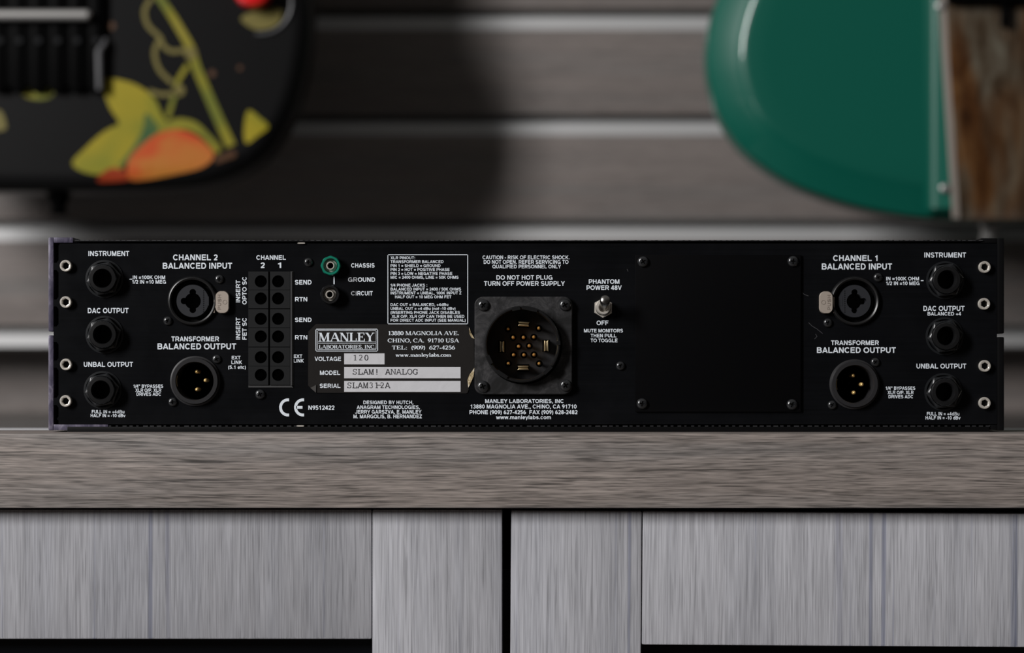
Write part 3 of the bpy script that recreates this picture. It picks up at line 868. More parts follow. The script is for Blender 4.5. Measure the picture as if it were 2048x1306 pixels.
# --- power supply inlet
pcx, pcy = 1046.8, 691.2
b = MB()
b.loft([(rrect(97.5 * u, 97.5 * u, 17 * u), 0), (rrect(97.5 * u, 97.5 * u, 17 * u), .0020), (rrect(96 * u, 96 * u, 16 * u), .0024), (circ(77.5 * u), .0025)], 240, cap1=False)
pw = part('power_inlet', b, 'flange', rack, P(pcx, pcy))
rcx, rcy = 1044.4, 689.0
b = MB()
b.loft([(circ(77.5 * u), .0022), (circ(76 * u), .0040), (circ(75.5 * u), .0068), (circ(74 * u), .0072), (circ(71.5 * u), .0072), (circ(69.2 * u), .0058), (circ(69 * u), -.0085)], 96, cap1=False)
for a, wd in ((78, 15), (100, 8), (205, 9), (315, 10), (236, 12), (2, 4)):
    ar = math.radians(a)
    cpt = Vector((math.cos(ar) * 72 * u, 0, math.sin(ar) * 72 * u)); tn = Vector((-math.sin(ar), 0, math.cos(ar))); rd = Vector((math.cos(ar), 0, math.sin(ar)))
    vv = [cpt + tn * (s1 * wd * u) + rd * (s2 * 3.6 * u) + Vector((0, yy, 0)) for yy in (-.0068, -.0079) for s1, s2 in ((-1, -1), (1, -1), (1, 1), (-1, 1))]
    b.add(vv, [[0, 1, 2, 3], [4, 5, 6, 7], [0, 1, 5, 4], [1, 2, 6, 5], [2, 3, 7, 6], [3, 0, 4, 7]])
part('collar', b, 'plastic', pw, P(rcx, rcy))
b = MB(); b.loft([(circ(69.5 * u), -.0095), (circ(69.2 * u), -.0060)], 64)
part('pin_carrier', b, 'ring', pw, P(rcx, rcy))
b = MB()
b.loft([(circ(6.8 * u), -.0062), (circ(6.8 * u), -.00585)], 24, mi=1)  # black disc painted as the shaded well round the pin
b.loft([(circ(3.3 * u), -.0060), (circ(3.3 * u), .0000), (circ(2.6 * u), .0010), (circ(1.1 * u), .0015)], 16)
ppin = b.mesh('pin', [M['dim_gold'], M['hole_shade']])
for cu, cv in ((510, 460), (878, 453), (572, 562), (695, 562), (818, 558), (637, 668), (763, 662), (577, 770), (700, 770), (820, 768), (515, 873), (882, 873)):
    part('pin', ppin, None, pw, P(930 + cu / 5.935, 580 + cv / 5.935))
def blade_mesh(L, W):
    b = MB()
    for sgn in (-1, 1):
        poly = [(-L, sgn * W), (L, sgn * W), (L * .84, sgn * W * .12), (-L * .84, sgn * W * .12)]
        b.prism(poly if sgn < 0 else poly[::-1], -.006, .0004, 0, .0003)
    b.box(-L * 1.05, L * 1.05, .0059, .0062, -W * 1.6, W * 1.6, 1)  # black plate painted as the dark slot round the blade
    return b.mesh('contact_blade', [M['brass'], M['hole_shade']])
bl = blade_mesh(11.6 * u, 4.6 * u)
for cu, cv, rot in ((697, 402, .06), (690, 925, 0), (437, 672, PI / 2), (965, 662, PI / 2)):
    o = part('contact_blade', bl, None, pw, P(930 + cu / 5.935, 580 + cv / 5.935)); o.rotation_euler = (0, rot, 0)
for a, c in ((967.2, 611), (1130, 610.5), (966.2, 773), (1131.3, 771)): screw(a, c, 12, pw, -.0022)

# --- phantom power toggle
tx, ty = 1206.3, 616
b = MB()
b.loft([(hexa(20 * u, .5), 0), (hexa(20 * u, .5), .0018), (hexa(18.5 * u, .5), .0022), (circ(15.5 * u), .0022)], 48, rot=.5, cap1=False)
tg = part('toggle_switch', b, 'nickel', rack, P(tx, ty))
b = MB()
for k in range(4): b.loft([(circ(14.2 * u), .0018 + .0007 * k), (circ(15 * u), .0021 + .0007 * k), (circ(14.2 * u), .0025 + .0007 * k)], 32, cap1=False)
b.loft([(circ(14.2 * u), .0044), (circ(13.4 * u), .0050), (circ(10 * u), .0050), (circ(9 * u), .0030)], 32)
part('bushing', b, 'nickel', tg, P(tx, ty - 1))
b = MB()
d0 = P(tx, ty); tip = P(1208.3, 597.5) + Vector((0, -.0150, -.0006)) - d0
base = Vector((0, -.003, 0))
pts = [base + (tip - base) * t for t in (0, .35, .7, .86, .95, .99, 1.0)]
b.tube(pts, [r * u for r in (6, 7.5, 9.6, 10.2, 8.6, 5.5, 1.5)], 24)
part('lever', b, mat('satin_steel', (.26, .25, .24), .30, 1.0), tg, d0)

# --- blank cover plate
b = MB(); b.box(X(1270), X(1601), -.0012, 0, Z(823.5), Z(510), 0, .0002)
cp = part('cover_plate', b, 'cover', rack)
for a, c in ((1286, 523.7), (1585.5, 523), (1284, 807.4), (1583.5, 809)): screw(a, c, 11, cp, -.0012)

# --- printed lettering
def text_quads(line, x0, x1, yt, yb, font='sans', t=None, mono=None, ox=0.0, oz=0.0):
    q, a0, a1 = glyphs(line, font, t, 0.0, mono)
    sx = (x1 - x0) / (a1 - a0); sy = (yb - yt)
    return [[(X(x0 + (x_ - a0) * sx) - ox, Z(yb - y_ * sy) - oz) for x_, y_ in f] for f in q]
def caption(lines, name='printed_caption', parent=None, m='ink', w_=.00006, font='sans', t=None, extra=None, mono=None):
    """lines: [(text, left, right, cap top, baseline)]; extra: further quads in picture units."""
    b = MB()
    for ln in lines: b.quads(text_quads(*ln, font=font, t=t, mono=mono), w_)
    for f in (extra or []): b.quads([[(X(x_), Z(y_)) for x_, y_ in f]], w_)
    return part(name, b, m, parent or panel)
def rect(x0, x1, y0, y1): return [(x0, y0), (x1, y0), (x1, y1), (x0, y1)]
caption([('INSTRUMENT', 176.8, 258.5, 502, 512)])
caption([('IN =100K OHM', 265.6, 330.3, 551, 558.2), ('1/2 IN =10 MEG', 264.4, 332, 560, 567.4)], extra=[rect(259, 264.5, 557.5, 559.5)])
caption([('DAC OUTPUT', 175.5, 257.2, 616, 626.3)])
caption([('UNBAL OUTPUT', 167.5, 266, 723.8, 733.7)])
caption([('1/4" BYPASSES', 266.9, 326.4, 769, 775.6), ('XLR O/P. XLR', 270.7, 322.5, 777, 783.7), ('DRIVES ADC', 273, 321.9, 785, 791.5)])
caption([('FULL IN = +4dBu', 183.6, 248.9, 820, 826.8), ('HALF IN = -10 dBv', 181.3, 251, 827.8, 834.3)])
caption([('CHANNEL 2', 346, 435.4, 509, 520.5), ('BALANCED INPUT', 325.4, 464.4, 525.6, 537.5)])
caption([('TRANSFORMER', 342.8, 438, 673, 682.6), ('BALANCED OUTPUT', 315, 472.4, 686.8, 698.7)])
caption([('EXT', 463.4, 481, 711.8, 718.6), ('LINK', 462.8, 484.3, 721, 728), ('(5.1 etc)', 456.3, 491.7, 731, 737.8)])
caption([('CHANNEL', 512.6, 571.8, 510.5, 519.5), ('2', 521.3, 529.7, 525, 536), ('1', 556, 562.5, 525, 536)])
def vertical_caption(lines):
    """Lettering that reads upwards: (text, cap-top x, baseline x, bottom y, top y)."""
    b = MB()
    for tx_, xt, xb_, ybot, ytop in lines:
        q, a0, a1 = glyphs(tx_)
        s1 = (ybot - ytop) / (a1 - a0); s2 = xb_ - xt
        b.quads([[(X(xb_ - y_ * s2), Z(ybot - (x_ - a0) * s1)) for x_, y_ in f] for f in q], .00006)
    return part('printed_caption', b, 'ink', panel)
vertical_caption([('INSERT', 471.8, 480.5, 604.7, 560.4), ('OPTO SC', 484.6, 493.2, 609, 554)])
vertical_caption([('INSERT', 471.8, 480.5, 679, 635), ('FET SC', 484.6, 493.2, 679.4, 636)])
caption([('SEND', 589.8, 623.2, 560, 569)]); caption([('RTN', 590, 614.6, 594.2, 602.8)])
caption([('SEND', 589.8, 623.2, 635.3, 643.9)]); caption([('RTN', 590, 614.6, 670.5, 679)])
caption([('EXT', 587.3, 604.5, 709, 715.8), ('LINK', 587.3, 607.8, 718, 725)])
caption([('CHASSIS', 702.2, 749.3, 526.6, 535)])
caption([('GR', 696, 714.5, 554.7, 563.6)], m='ink_worn')['label'] = 'half rubbed-off lettering'
caption([('OUND', 715.7, 750.3, 554.7, 563.6)])
caption([('CI', 702, 713.3, 582.3, 590.9)], m='ink_worn'); caption([('RCUIT', 714.6, 745.4, 582.3, 590.9)])
caption([], 'printed_line', extra=[rect(667, 669.3, 552, 568.5)])
box_lines = ['XLR PINOUT:', 'TRANSFORMER BALANCED', 'PIN 1 = SHIELD = GROUND', 'PIN 2 = HOT = POSITIVE PHASE', 'PIN 3 = LOW = NEGATIVE PHASE', 'MIC = 2400 OHMS, LINE = 50K OHMS', '1/4 PHONE JACKS :', 'BALANCED INPUT = 2400 / 50K OHMS', 'INSTRUMENT = UNBAL, 100K INPUT Z', 'HALF OUT = 10 MEG OHM FET', 'DAC OUT = BALANCED, +4dBu', 'UNBAL OUT = +4 dBu (not -10 dBv)', '(INSERTING PHONE JACK DISABLES', 'XLR O/P. XLR O/P CAN THEN BE USED', 'FOR DIRECT ADC INPUT (SEE MANUAL)']
box_top = [104, 167, 232, 295, 360, 422, 551, 615, 678, 742, 868, 932, 996, 1060, 1123]
box_r = [572, 1037, 988, 1135, 1180, 1283, 770, 1323, 1330, 1165, 1115, 1232, 1306, 1377, 1397]
box_l = [172] * 15; box_l[9] = 245; box_l[13] = 190
caption([(s_, 760 + l / 8.163, 760 + r / 8.163, 500 + t / 8.163, 500 + (t + 47) / 8.163) for s_, l, r, t in zip(box_lines, box_l, box_r, box_top)], 'printed_notes')
caption([], 'printed_frame', extra=[rect(775, 936, 508.7, 510.2), rect(775, 936, 647.0, 648.5), rect(775, 776.5, 508.7, 648.5), rect(934.6, 936.1, 508.7, 648.5)])
caption([('CAUTION - RISK OF ELECTRIC SHOCK.', 965, 1139, 511, 518.4), ('DO NOT OPEN. REFER SERVICING TO', 967.4, 1137, 520, 527.7), ('QUALIFIED PERSONNEL ONLY', 984.6, 1122, 529.5, 536.7)])
caption([('DO NOT HOT PLUG', 992.7, 1105, 550.4, 559.4), ('TURN OFF POWER SUPPLY', 968, 1129.8, 562.3, 571.6)])
caption([('PHANTOM', 1177.5, 1238.9, 558.6, 567.6), ('POWER 48V', 1173, 1243.5, 570.8, 579.8)])
caption([('OFF', 1193, 1216.8, 641.2, 650.2)])
caption([('MUTE MONITORS', 1167.9, 1246, 657.8, 664.8), ('THEN PULL', 1181.3, 1232.8, 667.7, 674.6), ('TO TOGGLE', 1181.3, 1235, 677.3, 684.5)])
caption([('MANLEY LABORATORIES, INC', 970.3, 1127, 798.3, 806), ('13880 MAGNOLIA AVE., CHINO, CA 91710', 941.2, 1153.3, 809, 817), ('PHONE (909) 627-4256  FAX (909) 628-2482', 939, 1155, 820.4, 828.3), ('www.manleylabs.com', 992, 1102, 830.6, 838.4)])
ce = [[(x_, y_) for x_, y_ in f] for f in stroke([(576 + 15 * x_, 814.8 - 15.3 * z_) for x_, z_ in arc(0, 0, 1, 1, 82, 278)], 5.6) + stroke([(606 + 15 * x_, 814.8 - 15.3 * z_) for x_, z_ in arc(0, 0, 1, 1, 82, 278)], 5.6)] + [rect(592, 605, 812, 817.4)]
caption([], 'printed_mark', extra=ce)
caption([('N9512422', 616.7, 669, 811, 819.7)])
caption([('DESIGNED BY HUTCH,', 726.7, 826.8, 801.3, 808.3), ('ANAGRAM TECHNOLOGIES,', 713.5, 840, 810.8, 817.8), ('JERRY GARSZVA, E. MANLEY', 710, 843, 820, 827.3), ('M. MARGOLIS, B. HERNANDEZ', 706.8, 844, 829, 836.5)])
for pts in ([(1604, 585), (1609, 589), (1617, 592)], [(1617, 645), (1624, 652), (1634, 658), (1645, 667)], [(1631, 668), (1634, 673), (1629, 678)], [(1254, 538), (1255, 540), (1256, 543)]):
    caption([], 'scuff', m='seam', extra=stroke(pts, 1.1))
caption([('CHANNEL 1', 1666, 1755, 510.5, 522), ('BALANCED INPUT', 1643.4, 1784, 527, 539)])
caption([('IN =100K OHM', 1772.3, 1838, 553.6, 560.9), ('1/2 IN =10 MEG', 1772.3, 1839, 563, 570.2)], extra=[rect(1841.5, 1847, 560.3, 562.3)])
caption([('INSTRUMENT', 1848.6, 1932, 505, 515)])
caption([('DAC OUTPUT', 1846.6, 1929, 611.8, 621.8), ('BALANCED +4', 1855, 1922, 624, 631)])
caption([('UNBAL OUTPUT', 1832.8, 1932.5, 727.3, 737)])
caption([('1/4" BYPASSES', 1771.4, 1830.6, 773, 779.6), ('XLR O/P. XLR', 1775, 1827, 781.6, 788.2), ('DRIVES ADC', 1777, 1826, 790, 796.6)])
caption([('FULL IN = +4dBu', 1853.7, 1918.7, 824, 831), ('HALF IN = -10 dBv', 1851, 1921, 832.2, 839)])
caption([('TRANSFORMER', 1662, 1757.5, 681, 690), ('BALANCED OUTPUT', 1633.7, 1791.6, 694.5, 705.9)])

# --- rating label stuck on the panel
def lx(u_): return 600 + u_ / 5.689
def ly(v_): return 640 + v_ / 5.689
def lpoly(pts): return [(X(lx(a)), Z(ly(c))) for a, c in pts][::-1]
b = MB()
b.prism(lpoly([(95, 132), (182, 45), (1880, 52), (1922, 80), (1928, 130), (1978, 215), (1984, 545), (1945, 610), (1908, 660), (1912, 745), (1920, 790), (1905, 828), (1890, 835), (182, 828), (120, 772), (93, 745)]), .00005, .00030)
sp = part('rating_label', b, 'vinyl', rack, (0, 0, 0), 'black adhesive rating label with silver fields and a torn corner')
b = MB(); b.prism(lpoly([(1925, 85), (1945, 140), (1985, 215), (1950, 200), (1925, 150)]), .0001, .0004); b.prism(lpoly([(1984, 545), (1975, 640), (1940, 720), (1915, 770), (1905, 680), (1930, 620)]), .0001, .0004)
part('torn_edge', b, 'torn', sp, label='torn edge with pale backing')
b = MB(); b.prism(lpoly([(120, 772), (185, 738), (182, 826)]), .0003, .0007); 
part('lifted_corner', b, 'fold', sp)
wl = .00034
for v0, v1, u1 in ((380, 505, 962), (535, 663, 1827), (693, 817, 1827)):
    b = MB(); b.prism(lpoly([(503, v0), (u1, v0), (u1, v1), (503, v1)]), .0002, wl)
    part('silver_field', b, 'field', sp)
def lab(text, u0, u1, v0, v1): return (text, lx(u0), lx(u1), ly(v0), ly(v1))
def lrect(u0, u1, v0, v1): return rect(lx(u0), lx(u1), ly(v0), ly(v1))
fr = []
for u0, u1, v0, v1, t in ((177, 888, 100, 358, 9), (197, 869, 119, 340, 5)):
    fr += [lrect(u0, u1, v0, v0 + t), lrect(u0, u1, v1 - t, v1), lrect(u0, u0 + t, v0, v1), lrect(u1 - t, u1, v0, v1)]
fr += [lrect(197, 869, 247, 252), lrect(197, 869, 264, 269)]
caption([], 'logo_frame', sp, w_=.00036, extra=fr)
caption([lab('MANLEY', 212, 848, 145, 242)], 'logo_lettering', sp, w_=.00036, font='serif')
caption([lab('LABORATORIES, INC.', 215, 858, 284, 325)], 'logo_lettering', sp, w_=.00036, font='serif')
caption([lab('13880 MAGNOLIA AVE.', 1005, 1808, 128, 172), lab('CHINO, CA.  91710 USA', 997, 1810, 211, 255), lab('TEL:  (909)  627-4256', 1047, 1765, 292, 336), lab('www.manleylabs.com', 1088, 1720, 376, 418)], 'printed_address', sp, w_=.00036, font='serif')
caption([lab('VOLTAGE', 167, 468, 418, 466)], parent=sp, w_=.00036); caption([lab('MODEL', 227, 458, 576, 624)], parent=sp, w_=.00036); caption([lab('SERIAL', 225, 461, 725, 772)], parent=sp, w_=.00036)
for s_, u0, u1, v0, v1 in (('120', 607, 777, 397, 460), ('SLAM! ANALOG', 600, 1340, 557, 620), ('SLAM312A', 538, 1028, 710, 775)):
    ex = [lrect(868, 925, 738, 746)] if s_ == 'SLAM312A' else []
    caption([lab(s_, u0, u1, v0, v1)], 'typed_entry', sp, 'type', .00038, 'type', None, ex, .80)

# ------------------------------------------------------------------ guitars
GY = 0.485                          # depth of the guitar tops
sG = (D + GY) / F
def GX(px): return (px - 1024) * sG
def GZ(py): return H - (py - HORIZON) * sG
def spline(pts, n=6, closed=True):
    out = []; m = len(pts)
    for i in range(m):
        p0, p1, p2, p3 = pts[i - 1], pts[i], pts[(i + 1) % m], pts[(i + 2) % m]
        for k in range(n):
            t = k / n
            out.append(tuple(.5 * ((2 * p1[j]) + (-p0[j] + p2[j]) * t + (2 * p0[j] - 5 * p1[j] + 4 * p2[j] - p3[j]) * t * t + (-p0[j] + 3 * p1[j] - 3 * p2[j] + p3[j]) * t ** 3) for j in (0, 1)))
    return out
def outline_from_half(half):
    pts = [(x, z) for x, z in half] + [(-x, z) for x, z in half[::-1] if x > 1]
    return [(x * .001, z * .001) for x, z in spline(pts, 6)]
def inset(ol, d):
    n = len(ol); out = []
    for i in range(n):
        a, c = ol[i - 1], ol[(i + 1) % n]
        tx_, tz_ = c[0] - a[0], c[1] - a[1]
        l = math.hypot(tx_, tz_)
        out.append((ol[i][0] - tz_ / l * d, ol[i][1] + tx_ / l * d))   # inward for a counter-clockwise outline
    return out
def body_mesh(ol, prof, mname, plain=None):
    """prof: [(inset, height above the top plane)] from the back round to the top."""
    b = MB(); n = len(ol); vv = []; ff = []
    fade = []
    for i in range(n):                                   # the carve runs along the flanks and dies out at the tail
        a, c = ol[i - 1], ol[(i + 1) % n]
        k = abs(c[1] - a[1]) / math.hypot(c[0] - a[0], c[1] - a[1])
        k = max(0.0, min(1.0, (k - .12) / .88))
        fade.append(.42 + .58 * k * k * (3 - 2 * k))
    for _ in range(3): fade = [sum(fade[(i + k) % n] for k in range(-6, 7)) / 13 for i in range(n)]
    for q, (d, h) in enumerate(prof):
        for i, (x, z) in enumerate(inset(ol, d)):
            hh = h if plain is None else plain[q] + (h - plain[q]) * fade[i]
            vv.append((x, -hh, z))
    for k in range(len(prof) - 1):
        for i in range(n):
            j = (i + 1) % n
            ff.append([k * n + i, k * n + j, (k + 1) * n + j, (k + 1) * n + i])
    ff.append(list(range(n))[::-1]); ff.append([(len(prof) - 1) * n + i for i in range(n)])
    b.add(vv, ff, 0, True)
    return b.mesh(mname, [M['black_lacquer']])
def neck_parts(root, gx, z0, L, lacquer, hz):
    b = MB(); b.box(gx - .024, gx + .024, GY - .004, GY + .020, z0, z0 + L, 0, .004)
    part('neck', b, 'neck_wood', root)
    b = MB(); b.box(gx - .025, gx + .025, GY - .010, GY - .0041, z0 - .06, z0 + L - .01, 0, .001)
    part('fretboard', b, 'fretboard', root)
    b = MB(); b.prism([(gx - .022, z0 + L), (gx + .022, z0 + L), (gx + .042, z0 + L + .05), (gx + .036, z0 + L + .17), (gx - .030, z0 + L + .19), (gx - .042, z0 + L + .05)][::-1], -GY - .018, -GY - .002, 0)
    part('headstock', b, lacquer, root)
def hanger(gx, z):
    h = empty('wall_hanger', (gx, WALL_Y, z))
    b = MB(); b.box(gx - .03, gx + .03, WALL_Y - .008, WALL_Y, z - .05, z + .03, 0, .002)
    part('back_plate', b, 'bridge_black', h)
    for s1 in (-1, 1):
        b = MB(); b.tube([(gx, WALL_Y - .006, z), (gx, GY + .075, z), (gx + s1 * .034, GY + .05, z), (gx + s1 * .034, GY - .02, z + .004), (gx + s1 * .034, GY - .026, z + .014)], .006)
        part('prong', b, 'bridge_black', h)
    return h

# --- black guitar with a painted vine
g1x = GX(105); g1z = GZ(382)
half1 = [(0, 0), (60, .8), (98, 4), (125, 12.6), (145, 27), (161, 54), (170, 87), (172.5, 120), (166, 155), (152, 190), (141, 215), (140, 242), (148, 272), (152, 302), (145, 338), (122, 366), (80, 384), (35, 390)]
ol1 = outline_from_half(half1)
g1 = empty('electric_guitar', (g1x, GY, g1z))
tag(g1, 'black electric guitar with painted vine and orange fruit hanging above the rack unit', 'electric guitar')
RO = .013
prof1 = [(.004, -.045), (0, -.041), (0, -RO)] + [(RO * (1 - math.cos(a)), -RO * (1 - math.sin(a))) for a in [PI / 2 * k / 6 for k in range(1, 7)]] 
me = body_mesh(ol1, prof1, 'body')
body1 = part('body', me, None, g1, (g1x, GY, g1z))
def edge_dist(x, z):
    best = 9
    n = len(ol1)
    for i in range(n):
        a, c = ol1[i], ol1[(i + 1) % n]
        dx, dz = c[0] - a[0], c[1] - a[1]
        t = max(0, min(1, ((x - a[0]) * dx + (z - a[1]) * dz) / (dx * dx + dz * dz)))
        best = min(best, math.hypot(x - a[0] - t * dx, z - a[1] - t * dz))
    return best
def top_height(x, z):
    d = edge_dist(x, z)
    return 0.0 if d >= RO else -RO * (1 - math.sqrt(max(0, 1 - ((RO - d) / RO) ** 2)))
def decal(name, polys, m, lift=.0003):
    """Painted shapes laid on the curved top; polys in picture positions."""
    b = MB()
    for poly in polys:
        bm = bmesh.new()
        vs_ = [bm.verts.new((GX(px) - g1x, 0, GZ(py) - g1z)) for px, py in poly]
        for i in range(len(vs_)): bm.edges.new((vs_[i], vs_[(i + 1) % len(vs_)]))
        bmesh.ops.triangle_fill(bm, use_beauty=True, edges=bm.edges[:])
        for _ in range(6):
            es = [e for e in bm.edges if e.calc_length() > .006]
            if not es: break
            bmesh.ops.subdivide_edges(bm, edges=es, cuts=1)
            bmesh.ops.triangulate(bm, faces=bm.faces[:])
        for v in bm.verts: v.co.y = -(top_height(v.co.x, v.co.z) + lift)
        for f in bm.faces:
            f.normal_update()
            if f.normal.y > 0: f.normal_flip()
        b.bm(bm, 0, True)
    me = b.mesh(name, [M[m]], fix=False)
    return part(name, me, None, g1, (g1x, GY, g1z))
def curve_poly(pts, n=6): return spline(pts, n)
def band(pts, w0, w1=None):
    w1 = w1 or w0
    sp_ = []
    m = len(pts)
    for i in range(m - 1):
        p0 = pts[max(0, i - 1)]; p1 = pts[i]; p2 = pts[i + 1]; p3 = pts[min(m - 1, i + 2)]
        for k in range(5):
            t = k / 5
            sp_.append(tuple(.5 * ((2 * p1[j]) + (-p0[j] + p2[j]) * t + (2 * p0[j] - 5 * p1[j] + 4 * p2[j] - p3[j]) * t * t + (-p0[j] + 3 * p1[j] - 3 * p2[j] + p3[j]) * t ** 3) for j in (0, 1)))
    sp_.append(pts[-1])
    L = []; R = []
    for i, p in enumerate(sp_):
        a = sp_[max(0, i - 1)]; c = sp_[min(len(sp_) - 1, i + 1)]
        dx, dy = c[0] - a[0], c[1] - a[1]; l = math.hypot(dx, dy) or 1
        h = (w0 + (w1 - w0) * i / (len(sp_) - 1)) / 2
        L.append((p[0] - dy / l * h, p[1] + dx / l * h)); R.append((p[0] + dy / l * h, p[1] - dx / l * h))
    return L + R[::-1]
def blob(cx, cy, r): return [(cx + r * math.cos(a), cy + r * math.sin(a)) for a in [2 * PI * k / 16 for k in range(16)]]
decal('painted_leaf', [curve_poly([(206, 160), (254, 163), (290, 180), (312, 202), (327, 235), (345, 255), (318, 268), (279, 283), (240, 252), (235, 239), (217, 210)])], 'leaf')
decal('painted_leaf', [curve_poly([(240, 250), (206, 265), (169, 298), (145, 325), (162, 342), (199, 349), (240, 338), (262, 312), (312, 272), (290, 252)])], 'leaf', .00034)
decal('painted_leaf', [curve_poly([(318, 254), (353, 237), (390, 243), (415, 265), (440, 294), (432, 306), (404, 274), (368, 259), (331, 268)])], 'vine', .00036)
decal('painted_leaf', [curve_poly([(496, 221), (520, 236), (537, 254), (515, 272), (493, 287), (488, 262)], 4)], 'leaf')
decal('painted_leaf', [curve_poly([(-20, 225), (2, 222), (13, 254), (0, 262), (-22, 258)], 4)], 'tendril')
decal('painted_leaf', [curve_poly([(36, 168), (72, 172), (110, 168), (104, 193), (77, 200), (45, 191)], 4)], 'vine')
decal('leaf_vein', [curve_poly([(262, 300), (285, 262), (290, 228), (300, 232), (318, 258), (300, 276), (276, 300), (255, 325), (236, 332)], 4)], 'leaf_dark', .0004)
decal('painted_vine', [band([(312, -14), (340, 26), (362, 62), (383, 100), (392, 132), (412, 180), (438, 240), (462, 292)], 15, 20)], 'vine', .00045)
decal('painted_tendril', [band([(303, -4), (289, 22), (296, 51), (319, 74), (327, 92), (345, 103), (372, 99)], 9)], 'tendril', .0004)
decal('painted_tendril', [band([(320, 78), (309, 105), (319, 140), (346, 167)], 9)], 'tendril', .0005)
decal('painted_tendril', [band([(376, 130), (356, 162), (349, 191), (335, 236)], 10)], 'vine', .0005)
decal('painted_tendril', [band([(298, 182), (323, 189), (354, 187)], 9), blob(382, 107, 13), blob(358, 181, 12)], 'tendril', .0006)
decal('painted_fruit', [curve_poly([(254, 345), (258, 320), (280, 294), (312, 270), (349, 259), (386, 268), (415, 290), (428, 312), (404, 335), (349, 349), (294, 359), (262, 360)])], 'fruit', .0006)
decal('painted_fruit', [curve_poly([(197, 354), (222, 336), (250, 342), (258, 359), (200, 364)], 4)], 'fruit_red', .0005)
decal('painted_stalk', [curve_poly([(430, 316), (450, 308), (467, 301), (472, 312), (450, 321), (434, 326)], 4)], 'brown_bit', .0006)
decal('painted_bud', [blob(223, 52, 8), blob(424, 147, 7), blob(480, 136, 5)], 'brown_bit')
decal('painted_petal', [curve_poly([(482, 40), (500, 26), (560, 16), (556, 48), (515, 60)], 4)], 'tendril')
# bridge
br = empty('bridge', (g1x, GY - .004, GZ(80)), g1)
b = MB()
b.box(GX(-12), GX(206), GY - .0050, GY - .0006, GZ(176), GZ(-90), 0, .002)
for k in range(6):
    cx = 2 + 38.5 * k
    b.box(GX(cx - 15), GX(cx + 15), GY - .0060, GY - .0008, GZ(187), GZ(-20), 0, .003)
part('base_plate', b, 'bridge_black', br)
for k in range(6):
    b = MB(); cx = 4 + 38.5 * k
    b.tube([(GX(cx), GY - .0060, GZ(84)), (GX(cx), GY - .0075, GZ(84))], .0022, 12)
    part('saddle_screw', b, 'screw', br)
b = MB(); b.tube([(GX(-14), GY - .0095, GZ(35)), (GX(181), GY - .0095, GZ(35)), (GX(187), GY - .0095, GZ(35))], [.0036, .0036, .0020], 14)
part('clamp_bar', b, 'dull_silver', br)
b = MB(); b.tube([(GX(203), GY - .0060, GZ(182)), (GX(202), GY - .0060, GZ(105)), (GX(212), GY - .0036, GZ(88)), (GX(213), GY - .003, GZ(78))], [.0022, .0026, .0026, .0016], 10)
part('cavity_highlight', b, mat('grey_highlight', (.065, .065, .07), .4), br)  # grey tube shaped as the highlight along the cavity edge
# knob, grey tube shaped as the highlight on its recess rim, strap button
kb = MB()
kc = (GX(508), GZ(-20))
kb.loft([(circ(.0135), 0), (circ(.0130), .010), (circ(.0122), .0125), (circ(.0095), .0140), (circ(.004), .0146)], 40)
part('volume_knob', kb, 'red', g1, (kc[0], GY - .0005, kc[1]))
b = MB()
b.tube([(GX(522) + .0205 * math.cos(a), GY - .0006, GZ(6) + .0208 * math.sin(a)) for a in [math.radians(-100 + 9 * k) for k in range(17)]], .0012, 8)
part('recess_highlight', b, mat('grey_highlight', (.075, .075, .08), .4), g1)
b = MB()
b.tube([(g1x, GY + .022, g1z + .001), (g1x, GY + .022, g1z - .003), (g1x, GY + .022, g1z - .010), (g1x, GY + .022, g1z - .0125), (g1x, GY + .022, g1z - .0145)], [.0095, .0075, .0045, .0062, .0050], 20)
part('strap_button', b, 'bridge_black', g1)
neck_parts(g1, g1x, g1z + .375, .47, 'black_lacquer', 0)
h1 = hanger(g1x, g1z + .375 + .47 - .005)
tag(h1, 'black wall hanger holding the vine-painted black guitar', 'hanger')

# --- green guitar with a carved rim
g2x = GX(1992); g2z = GZ(442.5)
half2 = [(0, 0), (33, 1), (63, 4), (97, 11.3), (130, 23), (153, 36.5), (170, 51.5), (183, 72), (190, 95), (191.5, 115), (189, 134), (182, 156), (168, 186), (152, 214), (144, 240), (147, 270), (154, 300), (147, 337), (124, 367), (80, 385), (35, 391)]
ol2 = outline_from_half(half2)
g2 = empty('electric_guitar', (g2x, GY, g2z))
tag(g2, 'green electric guitar with carved rim and brown tortoiseshell pickguard hanging above the rack unit', 'electric guitar')
prof2 = [(.004, -.045), (0, -.041), (0, -.0165), (.0008, -.0145), (.0022, -.0122), (.0185, -.0042), (.0205, -.0026), (.0220, -.0014), (.0240, -.0005), (.0265, 0), (.040, 0)]
plain2 = [-.045, -.041, -.0065, -.0042, -.0026, -.0004, -.0003, -.0002, -.0001, 0, 0]
me = body_mesh(ol2, prof2, 'body', plain2); me.materials[0] = M['green_lacquer']
part('body', me, None, g2, (g2x, GY, g2z))
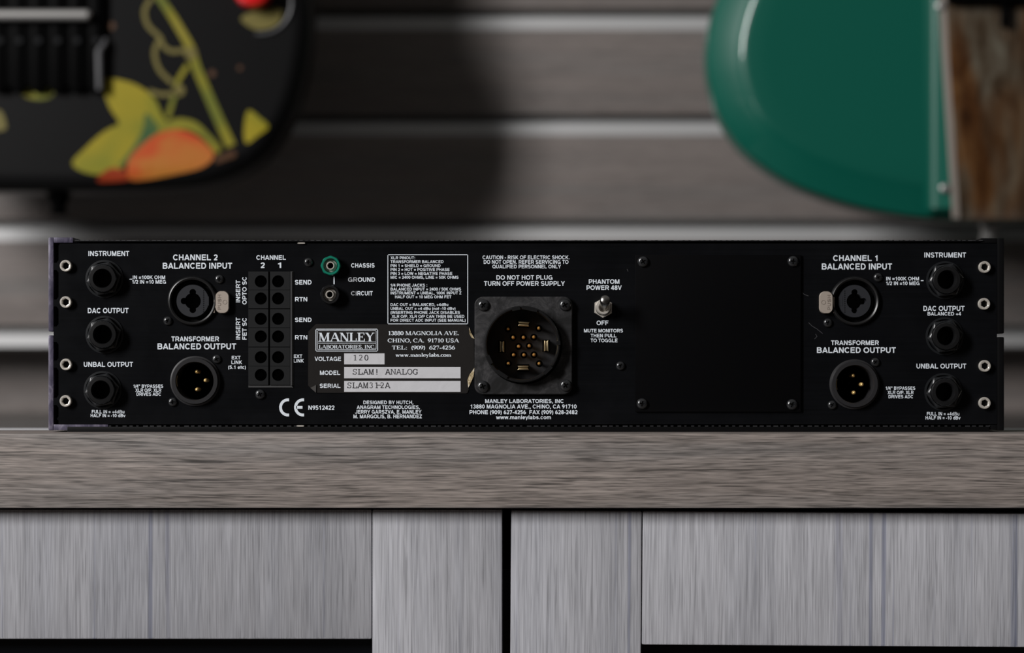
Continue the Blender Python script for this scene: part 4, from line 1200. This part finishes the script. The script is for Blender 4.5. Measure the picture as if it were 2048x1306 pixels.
# raised centre block whose flank slopes up to the pickguard
def ramp_block():
    b = MB()
    xs = [(GX(1846), .0002), (GX(1854), .0008), (GX(1866), .0030), (GX(1874), .0042)]
    z0, z1 = g2z + .0045, g2z + .33
    pts0 = [(x_, GY - h_) for x_, h_ in xs]
    xr = 2 * g2x - xs[-1][0]
    pts0 += [(2 * g2x - x_, y_) for x_, y_ in pts0[::-1]]
    n = len(pts0); vv = []
    for z_, k in ((z0, 0), (z0 + .004, 1), (z1, 1)):
        for x_, y_ in pts0:
            sl = (z_ - g2z) * .0
            vv.append((x_ + (0 if k else 0), (GY + .002) if k == 0 else y_, z_))
    ff = [[r * n + i, r * n + i + 1, (r + 1) * n + i + 1, (r + 1) * n + i] for r in range(2) for i in range(n - 1)]
    b.add(vv, ff, 0, True)
    return b
part('centre_ridge', ramp_block(), 'green_lacquer', g2)
# pickguard: follows the tail edge of the body, slightly slanting flank, grey bevelled edge
def tail_z(x_):
    lo = min(((abs(p[0] + g2x - x_), p[1]) for p in ol2 if p[1] < .1))
    return g2z + lo[1]
pg_left = [(1874, -25), (1880, 100), (1888, 220), (1896, 340), (1903, 438)]
def guard(off, y0, y1, name, m, bev=0.0):
    L = [(GX(px + off), GZ(py)) for px, py in pg_left]
    R = [(2 * g2x - x_, z_) for x_, z_ in L[::-1]]
    bot = [(GX(px), GZ(441 if off < 10 else 440.5)) for px in (1930, 1970, 2010, 2050)]
    b = MB(); b.prism((L + bot + R)[::1], -y0, -y1, 0, bev)
    return part(name, b, m, g2)
guard(0, GY - .0020, GY - .0062, 'pickguard_edge', 'bevel', .0012)
guard(13, GY - .0050, GY - .0068, 'pickguard', 'tortoise', .0006)
for px, py in ((1877.5, 15), (1885.5, 378)):
    b = MB(); b.loft([(circ(.0030), 0), (circ(.0028), .0012), (circ(.0016), .0018)], 20)
    part('pickguard_screw', b, 'dull_silver', g2, (GX(px), GY - (.0058), GZ(py)))
b = MB()
b.box(GX(1888), GX(2100), GY - .016, GY - .0066, GZ(12), GZ(-70), 0, .002)
b.box(GX(1996), GX(2011), GY - .013, GY - .0066, GZ(58), GZ(10), 0, .0015)  # black tab shaped as the dark reflection below the bridge
part('bridge', b, 'bridge_black', g2)
b = MB()
bx = GX(1991)
b.tube([(bx, GY + .022, g2z + .001), (bx, GY + .022, g2z - .002), (bx, GY + .022, g2z - .007), (bx, GY + .022, g2z - .0105), (bx, GY + .022, g2z - .0125)], [.0075, .0058, .0048, .0064, .0050], 20)
part('strap_button', b, 'dull_silver', g2)
neck_parts(g2, g2x, g2z + .375, .47, 'green_lacquer', 0)
h2 = hanger(g2x, g2z + .375 + .47 - .005)
tag(h2, 'black wall hanger holding the green guitar', 'hanger')
